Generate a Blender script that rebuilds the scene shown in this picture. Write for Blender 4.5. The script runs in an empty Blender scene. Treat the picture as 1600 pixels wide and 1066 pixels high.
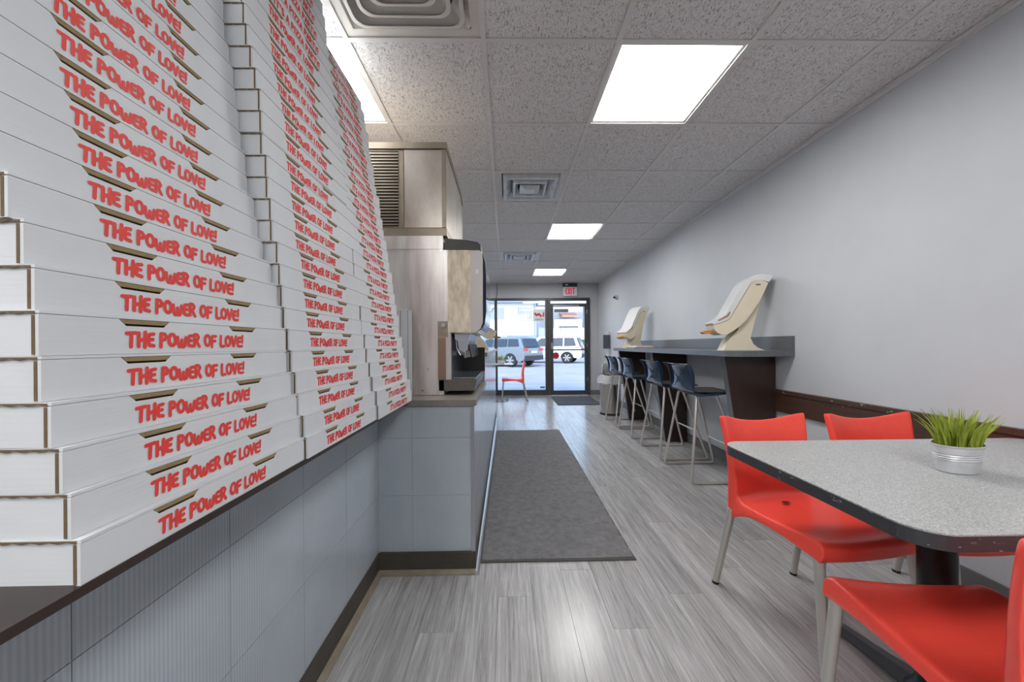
import bpy, bmesh, math, random
from mathutils import Vector, Matrix
random.seed(11)
S = bpy.context.scene
C = bpy.context.scene.collection
PI = math.pi

# ---------------------------------------------------------------- camera
cam_d = bpy.data.cameras.new('camera'); cam = bpy.data.objects.new('camera', cam_d); C.objects.link(cam)
cam_d.sensor_width = 36; cam_d.lens = 560.97/1600*36; cam_d.shift_y = 6.25/1600; cam_d.clip_start = .02; cam_d.clip_end = 400
HC = 1.115
cam.matrix_world = Matrix.Translation((0, 0, HC)) @ Matrix.Rotation(-.016, 4, 'Z') @ Matrix.Rotation(PI/2, 4, 'X') @ Matrix.Rotation(-.0077, 4, 'Z')
S.camera = cam
# ---------------------------------------------------------------- light and exposure
S.view_settings.view_transform = 'Standard'; S.view_settings.look = 'None'
S.view_settings.gamma = 1; S.view_settings.use_curve_mapping = False
S.view_settings.exposure = 1.62
PANEL = 7.5           # emission of a ceiling panel
world = bpy.data.worlds.new('sky'); S.world = world; world.use_nodes = True
wn = world.node_tree; wn.nodes.clear()
sky = wn.nodes.new('ShaderNodeTexSky'); sky.sky_type = 'NISHITA'; sky.sun_disc = False
sky.sun_elevation = math.radians(48); sky.sun_rotation = math.radians(200); sky.air_density = 1.2; sky.dust_density = 1.5
bgn = wn.nodes.new('ShaderNodeBackground'); bgn.inputs['Strength'].default_value = .2
wo = wn.nodes.new('ShaderNodeOutputWorld')
wn.links.new(sky.outputs[0], bgn.inputs['Color']); wn.links.new(bgn.outputs[0], wo.inputs['Surface'])
sd = bpy.data.lights.new('sun', 'SUN'); sun = bpy.data.objects.new('sun', sd); C.objects.link(sun)
sd.energy = .45; sd.angle = math.radians(1.0); sd.color = (1, .97, .92)
sun.rotation_euler = (math.radians(46), 0, math.radians(-22))    # shines away over the roof onto the street

# ---------------------------------------------------------------- helpers
def lin(h):
    h = h.lstrip('#'); out = []
    for i in (0, 2, 4):
        v = int(h[i:i+2], 16)/255
        out.append(v/12.92 if v <= .04045 else ((v+.055)/1.055)**2.4)
    return (*out, 1)
class NT:
    def __init__(s, m): s.t = m.node_tree; s.n = s.t.nodes; s.l = s.t.links
    def new(s, typ, **kw):
        n = s.n.new('ShaderNode'+typ)
        for k, v in kw.items():
            if k in n.inputs: n.inputs[k].default_value = v
            else: setattr(n, k, v)
        return n
    def link(s, a, b): s.l.new(a, b)
    def math(s, op, a, b=None):
        n = s.n.new('ShaderNodeMath'); n.operation = op
        for i, v in enumerate((a, b)):
            if v is None: continue
            if isinstance(v, (int, float)): n.inputs[i].default_value = v
            else: s.l.new(v, n.inputs[i])
        return n.outputs[0]
    def mix(s, fac, a, b, typ='MIX'):
        n = s.n.new('ShaderNodeMix'); n.data_type = 'RGBA'; n.blend_type = typ
        for sock, v in ((n.inputs[0], fac), (n.inputs[6], a), (n.inputs[7], b)):
            if isinstance(v, (int, float, tuple)): sock.default_value = v
            else: s.l.new(v, sock)
        return n.outputs[2]
    def ramp(s, fac, stops):
        n = s.n.new('ShaderNodeValToRGB'); e = n.color_ramp.elements
        while len(e) < len(stops): e.new(.5)
        for k, (p, c) in zip(e, stops): k.position = p; k.color = c if isinstance(c, tuple) else (c, c, c, 1)
        s.l.new(fac, n.inputs[0]); return n.outputs[0]
    def coord(s, kind='Object', scale=(1, 1, 1)):
        if kind == 'Position': o = s.n.new('ShaderNodeNewGeometry').outputs['Position']
        else: o = s.n.new('ShaderNodeTexCoord').outputs[kind]
        m = s.n.new('ShaderNodeMapping'); m.inputs['Scale'].default_value = scale
        s.l.new(o, m.inputs[0]); return m.outputs[0]
    def noise(s, vec, scale, detail=3, rough=.55, dist=0):
        n = s.n.new('ShaderNodeTexNoise'); s.l.new(vec, n.inputs['Vector'])
        n.inputs['Scale'].default_value = scale; n.inputs['Detail'].default_value = detail
        n.inputs['Roughness'].default_value = rough; n.inputs['Distortion'].default_value = dist
        return n.outputs['Fac']
MATS = {}
def mat(name, col='#808080', rough=.5, metal=0, spec=.5, var=0, vscale=8, bump=0, bscale=60, vcol=None, vscl=(1, 1, 1), coord='Object', emit=None, estr=0, coat=0, trans=0, ior=1.45):
    if name in MATS: return MATS[name]
    m = bpy.data.materials.new(name); m.use_nodes = True; MATS[name] = m
    t = NT(m); b = t.n['Principled BSDF']
    base = lin(col) if isinstance(col, str) else col
    b.inputs['Base Color'].default_value = base; b.inputs['Roughness'].default_value = rough
    b.inputs['Metallic'].default_value = metal; b.inputs['Specular IOR Level'].default_value = spec
    b.inputs['Coat Weight'].default_value = coat; b.inputs['Coat Roughness'].default_value = .08
    b.inputs['Transmission Weight'].default_value = trans; b.inputs['IOR'].default_value = ior
    if emit: b.inputs['Emission Color'].default_value = lin(emit); b.inputs['Emission Strength'].default_value = estr
    if var or bump: v = t.coord(coord, vscl)
    if var:
        f = t.noise(v, vscale, 5, .6)
        f = t.ramp(f, [(.3, 0.), (.72, 1.)])
        c2 = lin(vcol) if vcol else tuple(x*(1-var) for x in base[:3])+(1,)
        t.link(t.mix(t.math('MULTIPLY', f, var if vcol else 1.), base, c2), b.inputs['Base Color'])
    if bump:
        bn = t.new('Bump', Strength=bump, Distance=.002)
        t.link(t.noise(v, bscale, 3), bn.inputs['Height']); t.link(bn.outputs[0], b.inputs['Normal'])
    return m
def newmat(name):
    m = bpy.data.materials.new(name); m.use_nodes = True; MATS[name] = m
    t = NT(m); return m, t, t.n['Principled BSDF']

def quad(bm, pts, mi=0):
    f = bm.faces.new([bm.verts.new(p) for p in pts]); f.material_index = mi; return f
def box(bm, x0, x1, y0, y1, z0, z1, mi=0):
    x0, x1 = sorted((x0, x1)); y0, y1 = sorted((y0, y1)); z0, z1 = sorted((z0, z1))
    v = [bm.verts.new(p) for p in ((x0,y0,z0),(x1,y0,z0),(x1,y1,z0),(x0,y1,z0),(x0,y0,z1),(x1,y0,z1),(x1,y1,z1),(x0,y1,z1))]
    out = []
    for q in ((0,3,2,1),(4,5,6,7),(0,1,5,4),(1,2,6,5),(2,3,7,6),(3,0,4,7)):
        f = bm.faces.new([v[i] for i in q]); f.material_index = mi; out.append(f)
    return out   # bottom, top, y0, x1, y1, x0
def prism(bm, pts, axis, a, b, mi=0):
    def P(p, t): return {'x': (t, p[0], p[1]), 'y': (p[0], t, p[1]), 'z': (p[0], p[1], t)}[axis]
    A = [bm.verts.new(P(p, a)) for p in pts]; B = [bm.verts.new(P(p, b)) for p in pts]
    n = len(pts); fs = [bm.faces.new(A), bm.faces.new(B[::-1])]
    for i in range(n): fs.append(bm.faces.new((A[i], B[i], B[(i+1) % n], A[(i+1) % n])))
    for f in fs: f.material_index = mi
    return fs
def tube(bm, path, r, n=8, mi=0, closed=False, oval=1.0):
    path = [Vector(p) for p in path]; rings = []
    rr = r if isinstance(r, (list, tuple)) else [r]*len(path)
    prev = None
    for i, p in enumerate(path):
        if closed: d = path[(i+1) % len(path)]-path[i-1]
        else: d = (path[min(i+1, len(path)-1)]-path[max(i-1, 0)])
        d.normalize()
        if prev is None:
            up = Vector((0, 0, 1)) if abs(d.z) < .9 else Vector((1, 0, 0))
            a = d.cross(up).normalized()
        else:
            a = (prev-d*prev.dot(d)).normalized()
        prev = a; b = d.cross(a)
        rings.append([bm.verts.new(p+a*math.cos(2*PI*k/n)*rr[i]+b*math.sin(2*PI*k/n)*rr[i]*oval) for k in range(n)])
    m = len(rings)
    for i in range(m if closed else m-1):
        A, B = rings[i], rings[(i+1) % m]
        for k in range(n): f = bm.faces.new((A[k], A[(k+1) % n], B[(k+1) % n], B[k])); f.material_index = mi
    if not closed:
        bm.faces.new(rings[0][::-1]).material_index = mi; bm.faces.new(rings[-1]).material_index = mi
def fillet(path, r, seg=4):
    out = [Vector(path[0])]
    for i in range(1, len(path)-1):
        p = Vector(path[i]); a = (Vector(path[i-1])-p); b = (Vector(path[i+1])-p)
        ra = min(r, a.length*.45, b.length*.45); a = p+a.normalized()*ra; b = p+b.normalized()*ra
        for k in range(seg+1):
            t = k/seg; out.append(a*(1-t)**2+p*2*t*(1-t)+b*t*t)
    out.append(Vector(path[-1])); return out
def lathe(bm, prof, c=(0, 0, 0), n=20, sx=1, sy=1, mi=0, cap=True):
    rings = []
    for r, z in prof:
        rings.append([bm.verts.new((c[0]+r*sx*math.cos(2*PI*k/n), c[1]+r*sy*math.sin(2*PI*k/n), c[2]+z)) for k in range(n)])
    for A, B in zip(rings, rings[1:]):
        for k in range(n): f = bm.faces.new((A[k], A[(k+1) % n], B[(k+1) % n], B[k])); f.material_index = mi
    if cap:
        bm.faces.new(rings[0][::-1]).material_index = mi; bm.faces.new(rings[-1]).material_index = mi
def disc(bm, c, axis, r, t, n=18, mi=0):
    pts = [(math.cos(2*PI*k/n)*r, math.sin(2*PI*k/n)*r) for k in range(n)]
    o = {'x': (1, 2, 0), 'y': (0, 2, 1), 'z': (0, 1, 2)}[axis]
    prism(bm, [(p[0]+c[o[0]], p[1]+c[o[1]]) for p in pts], axis, c[o[2]], c[o[2]]+t, mi)
def bevel(bm, w, seg=2, ang=40):
    es = [e for e in bm.edges if len(e.link_faces) == 2 and e.calc_face_angle(0) > math.radians(ang)]
    bmesh.ops.bevel(bm, geom=es, offset=w, segments=seg, affect='EDGES', profile=.6, clamp_overlap=True)
def rot(bm, verts, c, axis, a):
    bmesh.ops.rotate(bm, verts=verts, cent=c, matrix=Matrix.Rotation(a, 3, axis))
def roundrect(x0, x1, y0, y1, r, seg=5):
    pts = []
    for cx, cy, a0 in ((x1-r, y1-r, 0), (x0+r, y1-r, 90), (x0+r, y0+r, 180), (x1-r, y0+r, 270)):
        for k in range(seg+1):
            a = math.radians(a0+90*k/seg); pts.append((cx+r*math.cos(a), cy+r*math.sin(a)))
    return pts
LOC = {}
def rootloc(o):
    while o.parent: o = o.parent
    return LOC.get(o.name, Vector((0, 0, 0)))
def obj(name, bm, m, parent=None, smooth=0, loc=None):
    """one mesh object; geometry is given in world space and shifted to its thing's base"""
    off = rootloc(parent) if parent else Vector(loc or (0, 0, 0))
    if off.length: bmesh.ops.translate(bm, verts=bm.verts, vec=-off)
    bmesh.ops.recalc_face_normals(bm, faces=bm.faces)
    me = bpy.data.meshes.new(name); bm.to_mesh(me); bm.free()
    for x in (m if isinstance(m, (list, tuple)) else [m]): me.materials.append(x)
    if smooth:
        me.shade_smooth()
        if smooth < 180: me.set_sharp_from_angle(angle=math.radians(smooth))
    o = bpy.data.objects.new(name, me); C.objects.link(o)
    if parent: o.parent = parent
    elif loc: o.location = loc; LOC[o.name] = Vector(loc)
    return o
def link(name, me, parent, loc=(0, 0, 0)):
    o = bpy.data.objects.new(name, me); C.objects.link(o); o.parent = parent; o.location = loc; return o
def tag(o, label, cat, group=None):
    o['label'] = label; o['category'] = cat
    if group: o['group'] = group
    return o
def thing(name, label, cat, loc=(0, 0, 0), group=None):
    o = bpy.data.objects.new(name, None); C.objects.link(o); o.location = loc; o.empty_display_size = .1
    LOC[o.name] = Vector(loc); return tag(o, label, cat, group)
def struct(name, bm, m, label, smooth=0):
    o = obj(name, bm, m, None, smooth); o['kind'] = 'structure'; o['label'] = label; return o
def dup(root, loc, rz, label):
    r = root.copy(); C.objects.link(r); r.location = loc; r.rotation_euler = (0, 0, rz); r['label'] = label
    for ch in list(root.children):
        c = ch.copy(); C.objects.link(c); c.parent = r
        for g in ch.children:
            d = g.copy(); C.objects.link(d); d.parent = c
    return r
def B(): return bmesh.new()
ORD = ['bottom', 'second', 'third', 'fourth', 'fifth', 'sixth', 'seventh', 'eighth', 'ninth', 'tenth', 'eleventh', 'twelfth', 'thirteenth', 'fourteenth', 'fifteenth',
       'sixteenth', 'seventeenth', 'eighteenth', 'nineteenth', 'twentieth', 'twenty-first', 'twenty-second', 'twenty-third', 'twenty-fourth', 'twenty-fifth',
       'twenty-sixth', 'twenty-seventh', 'twenty-eighth', 'twenty-ninth', 'thirtieth']

# ---------------------------------------------------------------- materials
m_wall = mat('wall_paint', '#c6c9ce', .55, var=.05, vscale=3, bump=.08, bscale=180, coord='Position')
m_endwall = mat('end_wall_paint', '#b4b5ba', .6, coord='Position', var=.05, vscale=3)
# vinyl plank
m_plank, t, b = newmat('grey_vinyl_plank')
oi = t.new('ObjectInfo')
p = t.n.new('ShaderNodeNewGeometry').outputs['Position']
sh = t.new('VectorMath', operation='ADD'); cmb = t.new('CombineXYZ')
t.link(t.math('MULTIPLY', oi.outputs['Random'], 7.), cmb.inputs[0]); t.link(t.math('MULTIPLY', oi.outputs['Random'], 31.), cmb.inputs[1])
t.link(p, sh.inputs[0]); t.link(cmb.outputs[0], sh.inputs[1])
def mapped(t, src, sc):
    m = t.n.new('ShaderNodeMapping'); m.inputs['Scale'].default_value = sc; t.link(src, m.inputs[0]); return m.outputs[0]
g1 = t.noise(mapped(t, sh.outputs[0], (110, 4.5, 1)), 1, 6, .7, .5)
g2 = t.noise(mapped(t, sh.outputs[0], (22, 1.1, 1)), 1, 4, .6, .3)
g3 = t.noise(mapped(t, p, (1, 1, 1)), 2.2, 4, .6)
gr = t.ramp(t.math('ADD', t.math('MULTIPLY', g1, .62), t.math('MULTIPLY', g2, .38)), [(.3, lin('#716f70')), (.5, lin('#a09e9f')), (.7, lin('#c1bfc1'))])
tone = t.math('ADD', .84, t.math('MULTIPLY', oi.outputs['Random'], .26))
gm = t.mix(1., gr, (1, 1, 1, 1), 'MULTIPLY'); gmn = gm.node
t.link(tone, gmn.inputs[7])
t.link(gm, b.inputs['Base Color'])
t.link(t.math('ADD', .17, t.math('MULTIPLY', g1, .13)), b.inputs['Roughness'])
b.inputs['Specular IOR Level'].default_value = .6
bn = t.new('Bump', Strength=.09, Distance=.0012); t.link(g1, bn.inputs['Height']); t.link(bn.outputs[0], b.inputs['Normal'])
m_under = mat('floor_seam', '#3c3936', .8)
# ceiling tile
m_ctile, t, b = newmat('fissured_ceiling_tile')
p = t.n.new('ShaderNodeNewGeometry').outputs['Position']
n1 = t.noise(mapped(t, p, (190, 70, 1)), 1, 2, .5, 1.2)
n2 = t.noise(mapped(t, p, (300, 300, 1)), 1, 2, .5)
fl = t.ramp(n1, [(.36, 1.), (.41, 0.)]); pin = t.ramp(n2, [(.33, 1.), (.40, 0.)])
dk = t.math('MAXIMUM', fl, t.math('MULTIPLY', pin, .6))
t.link(t.mix(t.math('MULTIPLY', dk, .62), lin('#e6e3e2'), lin('#6a6564')), b.inputs['Base Color']); b.inputs['Roughness'].default_value = .9
b.inputs['Specular IOR Level'].default_value = .1
bn = t.new('Bump', Strength=.7, Distance=.004); bn.invert = True
t.link(dk, bn.inputs['Height']); t.link(bn.outputs[0], b.inputs['Normal'])
m_tee = mat('ceiling_grid_metal', '#dcdad8', .45, var=.1, vscale=6, coord='Position')
m_backing = mat('ceiling_void', '#4b4947', .9)
m_panel = mat('light_diffuser', '#f4f5ee', .5, emit='#f9f9f7', estr=PANEL)
m_lframe = mat('light_frame_white', '#c8c6c2', .4)
m_vent = mat('vent_enamel', '#dcd7d0', .38, var=.1, vscale=9)
m_ventmetal = mat('vent_metal_grey', '#d6dade', .32, metal=.2, var=.25, vscale=14)
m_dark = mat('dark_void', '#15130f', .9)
# counter tile: fine vertical ribs
m_ctr, t, b = newmat('ribbed_grey_tile')
p = t.n.new('ShaderNodeNewGeometry').outputs['Position']
sp = t.new('SeparateXYZ'); t.link(p, sp.inputs[0])
hx = t.math('ADD', sp.outputs[0], sp.outputs[1])
wv = t.math('SINE', t.math('MULTIPLY', hx, 2*PI/.0085))
nz = t.noise(mapped(t, p, (3, 3, 3)), 1, 4, .6)
t.link(t.mix(t.ramp(nz, [(.3, 0.), (.75, 1.)]), lin('#b6bfc7'), lin('#a7b0b8')), b.inputs['Base Color'])
ln = t.math('MULTIPLY', t.math('ADD', wv, 1.), .11)
t.link(t.mix(ln, b.inputs['Base Color'].links[0].from_socket, lin('#5c636a')), b.inputs['Base Color'])
b.inputs['Roughness'].default_value = .14; b.inputs['Specular IOR Level'].default_value = .6
bn = t.new('Bump', Strength=.06, Distance=.0008); t.link(wv, bn.inputs['Height']); t.link(bn.outputs[0], b.inputs['Normal'])
m_grout = mat('grout', '#a9a59b', .8)
m_worktop = mat('dark_worktop', '#3a302c', .35, var=.3, vscale=12)
m_worktop2 = mat('counter_laminate', '#857f78', .3, var=.5, vscale=14, vcol='#5e5954')
m_base = mat('vinyl_cove_base', '#4a443c', .5, var=.25, vscale=10, coord='Position')
m_qround = mat('quarter_round_trim', '#8d8272', .5, var=.5, vscale=22, vcol='#5e5548', coord='Position')
m_alu = mat('aluminium_trim', '#b4b8be', .3, metal=.8)
m_gbase = mat('grey_baseboard', '#6f6f70', .5, var=.15, vscale=5, coord='Position')
# cardboard
m_card, t, b = newmat('white_cardboard')
p = t.n.new('ShaderNodeTexCoord').outputs['Object']
nz = t.noise(mapped(t, p, (1, 1, 1)), 14, 3, .5)
t.link(t.mix(nz, lin('#d8dadd'), lin('#cdd0d4')), b.inputs['Base Color']); b.inputs['Roughness'].default_value = .55
b.inputs['Specular IOR Level'].default_value = .3
fz = t.noise(mapped(t, p, (4, 4, 190)), 1, 2, .5)
bn = t.new('Bump', Strength=.25, Distance=.0012); t.link(fz, bn.inputs['Height']); t.link(bn.outputs[0], b.inputs['Normal'])
m_kraft = mat('kraft_cardboard', '#75604a', .8, var=.3, vscale=60)
m_kraftd = mat('kraft_inner', '#4a3b2a', .9)
m_tab = mat('kraft_tab_edge', '#9a8560', .8, var=.3, vscale=90)
m_red_ink = mat('red_ink', '#e0433d', .55)
# metals and plastics
m_steel = mat('worn_stainless', '#d3ccc4', .3, metal=.6, var=.7, vscale=6, vcol='#94877b', vscl=(1.2, 1.2, .5), bump=.05)
m_steel2 = mat('streaked_stainless', '#e6e1de', .3, metal=.45, var=.8, vscale=6, vcol='#a69a93', vscl=(2.2, 2.2, .3))
m_steelb = mat('bronze_edge_steel', '#a09484', .4, metal=.7, var=.3, vscale=8)
m_chrome = mat('chrome', '#c3c8ce', .2, metal=1)
m_beigeworn = mat('worn_beige_panel', '#ece2cf', .5, var=.75, vscale=16, vcol='#a58e6c', vscl=(2, 2, .7))
m_greypl = mat('grey_plastic', '#c4c0bd', .4)
m_bluepl = mat('blue_black_plastic', '#1d2740', .12, coat=.6)
m_traymetal = mat('tray_dull_steel', '#6f6a62', .35, metal=.4, var=.4, vscale=14, vcol='#4f4a44')
m_black = mat('black_plastic', '#1b1a19', .4)
m_blackgreen = mat('black_enamel', '#2a2a25', .35, var=.3, vscale=10)
m_redpl = mat('red_plastic', '#ff5446', .28, var=.05, vscale=60, bump=.03, bscale=300, coat=.15)
m_alul = mat('satin_aluminium', '#c4c1ba', .35, metal=.55)
m_tubesteel = mat('brushed_tube_steel', '#d2ccc6', .3, metal=.75)
m_navy = mat('navy_gloss_plastic', '#22344a', .14, coat=.7)
m_seat = mat('dark_seat_plastic', '#4a4441', .3)
m_walnut = mat('dark_wenge_laminate', '#3a2c27', .38, var=.4, vscale=5, vcol='#2a201d', vscl=(6, 6, .8))
m_bartop = mat('grey_bar_laminate', '#666a70', .3, var=.2, vscale=60)
m_rail, t, b = newmat('dark_wood_rail')
p = t.n.new('ShaderNodeNewGeometry').outputs['Position']
g = t.noise(mapped(t, p, (30, 3, 60)), 1, 5, .6)
cp = t.noise(mapped(t, p, (40, 26, 60)), 1, 2, .5)
ed = t.new('SeparateXYZ'); t.link(p, ed.inputs[0])
top = t.ramp(ed.outputs[2], [(.715, 0.), (.745, 1.)])
chip = t.math('MULTIPLY', t.ramp(cp, [(.66, 0.), (.69, 1.)]), top)
t.link(t.mix(chip, t.mix(g, lin('#35241d'), lin('#5b4236')), lin('#c3bcb0')), b.inputs['Base Color']); b.inputs['Roughness'].default_value = .38
m_lam, t, b = newmat('speckled_grey_laminate')
p = t.n.new('ShaderNodeTexCoord').outputs['Object']
a1 = t.noise(p, 330, 2, .6); a2 = t.noise(p, 800, 2, .6)
t.link(t.ramp(t.math('ADD', t.math('MULTIPLY', a1, .6), t.math('MULTIPLY', a2, .4)), [(.38, lin('#7d7d7d')), (.5, lin('#a3a3a3')), (.62, lin('#cdcdcc'))]), b.inputs['Base Color'])
b.inputs['Roughness'].default_value = .3
m_edge, t, b = newmat('chipped_dark_edge')
p = t.n.new('ShaderNodeTexCoord').outputs['Object']
cn = t.noise(mapped(t, p, (50, 30, 130)), 1, 3, .6)
t.link(t.mix(t.ramp(cn, [(.67, 0.), (.70, 1.)]), lin('#3c3c3f'), lin('#9a9a9a')), b.inputs['Base Color']); b.inputs['Roughness'].default_value = .4
m_iron = mat('black_iron', '#232120', .4, metal=.3)
m_castal = mat('cast_metal_foot', '#5c5e62', .3, metal=.6)
m_galv = mat('galvanised_tin', '#d6d8dc', .38, metal=.3, var=.2, vscale=30)
m_grass = mat('grass_green', '#7f9a2c', .5, var=.7, vscale=45, vcol='#c4c255')
m_soil = mat('dark_soil', '#26221d', .9)
m_mat, t, b = newmat('charcoal_carpet_mat')
p = t.n.new('ShaderNodeTexCoord').outputs['Object']
a1 = t.noise(p, 420, 2, .6); a3 = t.noise(p, 25, 4, .6)
col = t.ramp(t.math('ADD', t.math('MULTIPLY', a1, .7), t.math('MULTIPLY', a3, .3)), [(.35, lin('#545354')), (.62, lin('#868587'))])
t.link(col, b.inputs['Base Color']); b.inputs['Roughness'].default_value = .95; b.inputs['Specular IOR Level'].default_value = .1
bn = t.new('Bump', Strength=.6, Distance=.003); t.link(a1, bn.inputs['Height']); t.link(bn.outputs[0], b.inputs['Normal'])
m_matedge = mat('mat_rubber_edge', '#4c4946', .7)
m_bluemat = mat('door_mat_blue_grey', '#4e545c', .95, var=.3, vscale=80)
m_frame = mat('bronze_door_frame', '#4b4a4c', .4, metal=.4)
m_beige = mat('beige_moulded_plastic', '#e3d9c0', .42, var=.06, vscale=9)
m_beiged = mat('beige_shadow_gap', '#6b5f47', .6)
m_clear = mat('milky_clear_cover', '#f4f5f4', .2, trans=.2, spec=.6)
m_orange = mat('orange_plastic', '#c98340', .4)
m_brownlab = mat('brown_label', '#a77a5c', .5)
m_white = mat('white_paint', '#d9dadd', .5)
m_signred = mat('sign_red', '#e8303a', .5)
m_stick = mat('sticker_red', '#c9343a', .5)
m_bag = mat('plastic_bag_film', '#e6eaee', .25, trans=.45, spec=.6)
m_bin = mat('bin_stainless', '#b5b2ad', .25, metal=.85)
m_glass, t, b = newmat('window_glass')
t.n.remove(b)
tr = t.new('BsdfTransparent'); tr.inputs[0].default_value = (.95, .98, 1, 1)
gl = t.new('BsdfGlossy'); gl.inputs['Roughness'].default_value = .02
fr = t.new('Fresnel', IOR=1.45); mx = t.new('MixShader')
t.link(fr.outputs[0], mx.inputs[0]); t.link(tr.outputs[0], mx.inputs[1]); t.link(gl.outputs[0], mx.inputs[2])
t.link(mx.outputs[0], t.n['Material Output'].inputs['Surface'])
# outdoors
m_asph = mat('asphalt', '#a9abb0', .85, var=.25, vscale=.6, coord='Position')
m_kerb = mat('pavement_concrete', '#c4c4c4', .85, var=.15, vscale=1.5, coord='Position')
m_stucco = mat('white_stucco', '#e2e4e8', .85, var=.04, vscale=1)
m_bluegrey = mat('blue_grey_band', '#8fa0b8', .8)
m_winglass = mat('far_window_glass', '#8b9bb0', .2)
m_roofo = mat('orange_roof_tile', '#cf9a84', .8)
m_hedge = mat('hedge_green', '#5b6a5a', .9, var=.5, vscale=6)
m_carg = mat('grey_car_paint', '#7b8795', .25, metal=.4, coat=.6)
m_carw = mat('white_car_paint', '#d8dde4', .25, coat=.6)
m_card_blk = mat('car_trim_black', '#2b3038', .5)
m_carglass = mat('car_glass', '#222c3a', .08, spec=.8)
m_tyre = mat('tyre_rubber', '#26282c', .8)
m_rim = mat('alloy_rim', '#a9adb3', .3, metal=.8)
m_tail = mat('tail_light_red', '#d23b45', .25)

# ---------------------------------------------------------------- the room shell
XW, XL, YF, YB, ZC = 2.06, -2.2, 7.95, -5.1, 2.48
T = .6096; GX0, GY0 = -.0915, 1.0025
bm = B(); box(bm, XL-.2, XW+.2, YB-.2, YF+.15, -.12, -.005)
floor = struct('floor', bm, m_under, 'floor of grey wood-look vinyl planks running to the door')
PW, PL = .1525, 1.22
pm = {}
col = 0; x = -.655
while x < XW:
    x1 = min(x+PW, XW); y = YB+.01 - random.random()*PL*.0 - [0, .46, .83, .22, .64][col % 5]
    if x > -.64: pass
    while y < YF:
        a, c2 = max(y, -.7), min(y+PL, YF)
        if c2-a > .03:
            bm = B(); box(bm, x+.0006, x1-.0006, a+.0006, c2-.0006, -.005, 0)
            obj('floor_plank', bm, m_plank, floor)
        y += PL
    x += PW; col += 1
bm = B(); box(bm, XL-.2, XW+.2, YB-.2, YF+.15, ZC+.045, ZC+.25)
ceiling = struct('ceiling', bm, m_backing, 'suspended ceiling of grey fissured tiles in a metal grid')
lights = {(1, 1), (1, 5), (1, 9), (-2, 1), (-2, 5), (-2, 9), (1, -3), (-2, -3), (1, -5), (-2, -5), (1, -7), (-2, -7)}
vents = {(0, 3), (0, 7), (-1, 0)}
for i in range(-4, 4):
    for j in range(-11, 12):
        a, c2 = max(GX0+i*T, XL), min(GX0+(i+1)*T, XW); d, e = max(GY0+j*T, YB), min(GY0+(j+1)*T, YF)
        if c2-a < .03 or e-d < .03 or (i, j) in lights or (i, j) in vents: continue
        bm = B(); box(bm, a+.006, c2-.006, d+.006, e-.006, ZC+.007, ZC+.022)
        obj('ceiling_tile', bm, m_ctile, ceiling)
for i in range(-3, 4):
    xx = GX0+i*T; bm = B(); box(bm, xx-.012, xx+.012, YB, YF, ZC, ZC+.0065); box(bm, xx-.0015, xx+.0015, YB, YF, ZC+.0065, ZC+.04); obj('main_tee', bm, m_tee, ceiling)
for j in range(-9, 12):
    yy = GY0+j*T; bm = B(); box(bm, XL, XW, yy-.0115, yy+.0115, ZC+.0008, ZC+.0068); box(bm, XL, XW, yy-.0015, yy+.0015, ZC+.0065, ZC+.04); obj('cross_tee', bm, m_tee, ceiling)
bm = B(); box(bm, XW-.022, XW, YB, YF, ZC-.003, ZC+.004); box(bm, XW-.004, XW, YB, YF, ZC-.022, ZC+.004); obj('wall_angle', bm, m_tee, ceiling)
bm = B(); box(bm, XL, XW, YF-.02, YF, ZC-.003, ZC+.004); obj('wall_angle', bm, m_tee, ceiling)
bm = B(); box(bm, XW, XW+.15, YB-.15, YF+.15, -.12, ZC+.1); struct('wall_right', bm, m_wall, 'long pale grey painted wall behind the bar and table')
bm = B(); box(bm, XL-.15, XL, YB-.15, YF+.15, -.12, ZC+.1); struct('wall_left', bm, m_wall, 'pale painted wall behind the service counter')
bm = B(); box(bm, XL-.15, XW+.15, YB-.15, YB, -.12, ZC+.1); struct('wall_back', bm, m_wall, 'pale painted wall behind the viewer')
bm = B()
box(bm, XL, XW+.15, YF, YF+.15, 2.15, ZC+.1); box(bm, 1.86, XW+.15, YF, YF+.15, -.12, 2.15); box(bm, XL-.15, -1.75, YF, YF+.15, -.12, 2.15)
box(bm, -1.75, 1.86, YF, YF+.15, -.12, -.005)
struct('wall_front', bm, m_endwall, 'grey front wall around the shop window and glass door')
bm = B(); box(bm, XW-.012, XW, -.8, YF, 0, .1); bevel(bm, .003); struct('baseboard_right', bm, m_gbase, 'grey baseboard along the long right wall')
bm = B(); box(bm, 1.86, XW-.012, YF-.012, YF, 0, .1); bevel(bm, .003); struct('baseboard_front', bm, m_gbase, 'short grey baseboard beside the glass door')
bm = B(); box(bm, XW-.022, XW, -.8, 2.74, .60, .76); box(bm, XW-.03, XW, -.8, 2.74, .738, .765); bevel(bm, .004)
struct('trim_1', bm, m_rail, 'dark wooden chair rail with chipped upper edge on the right wall')

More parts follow.
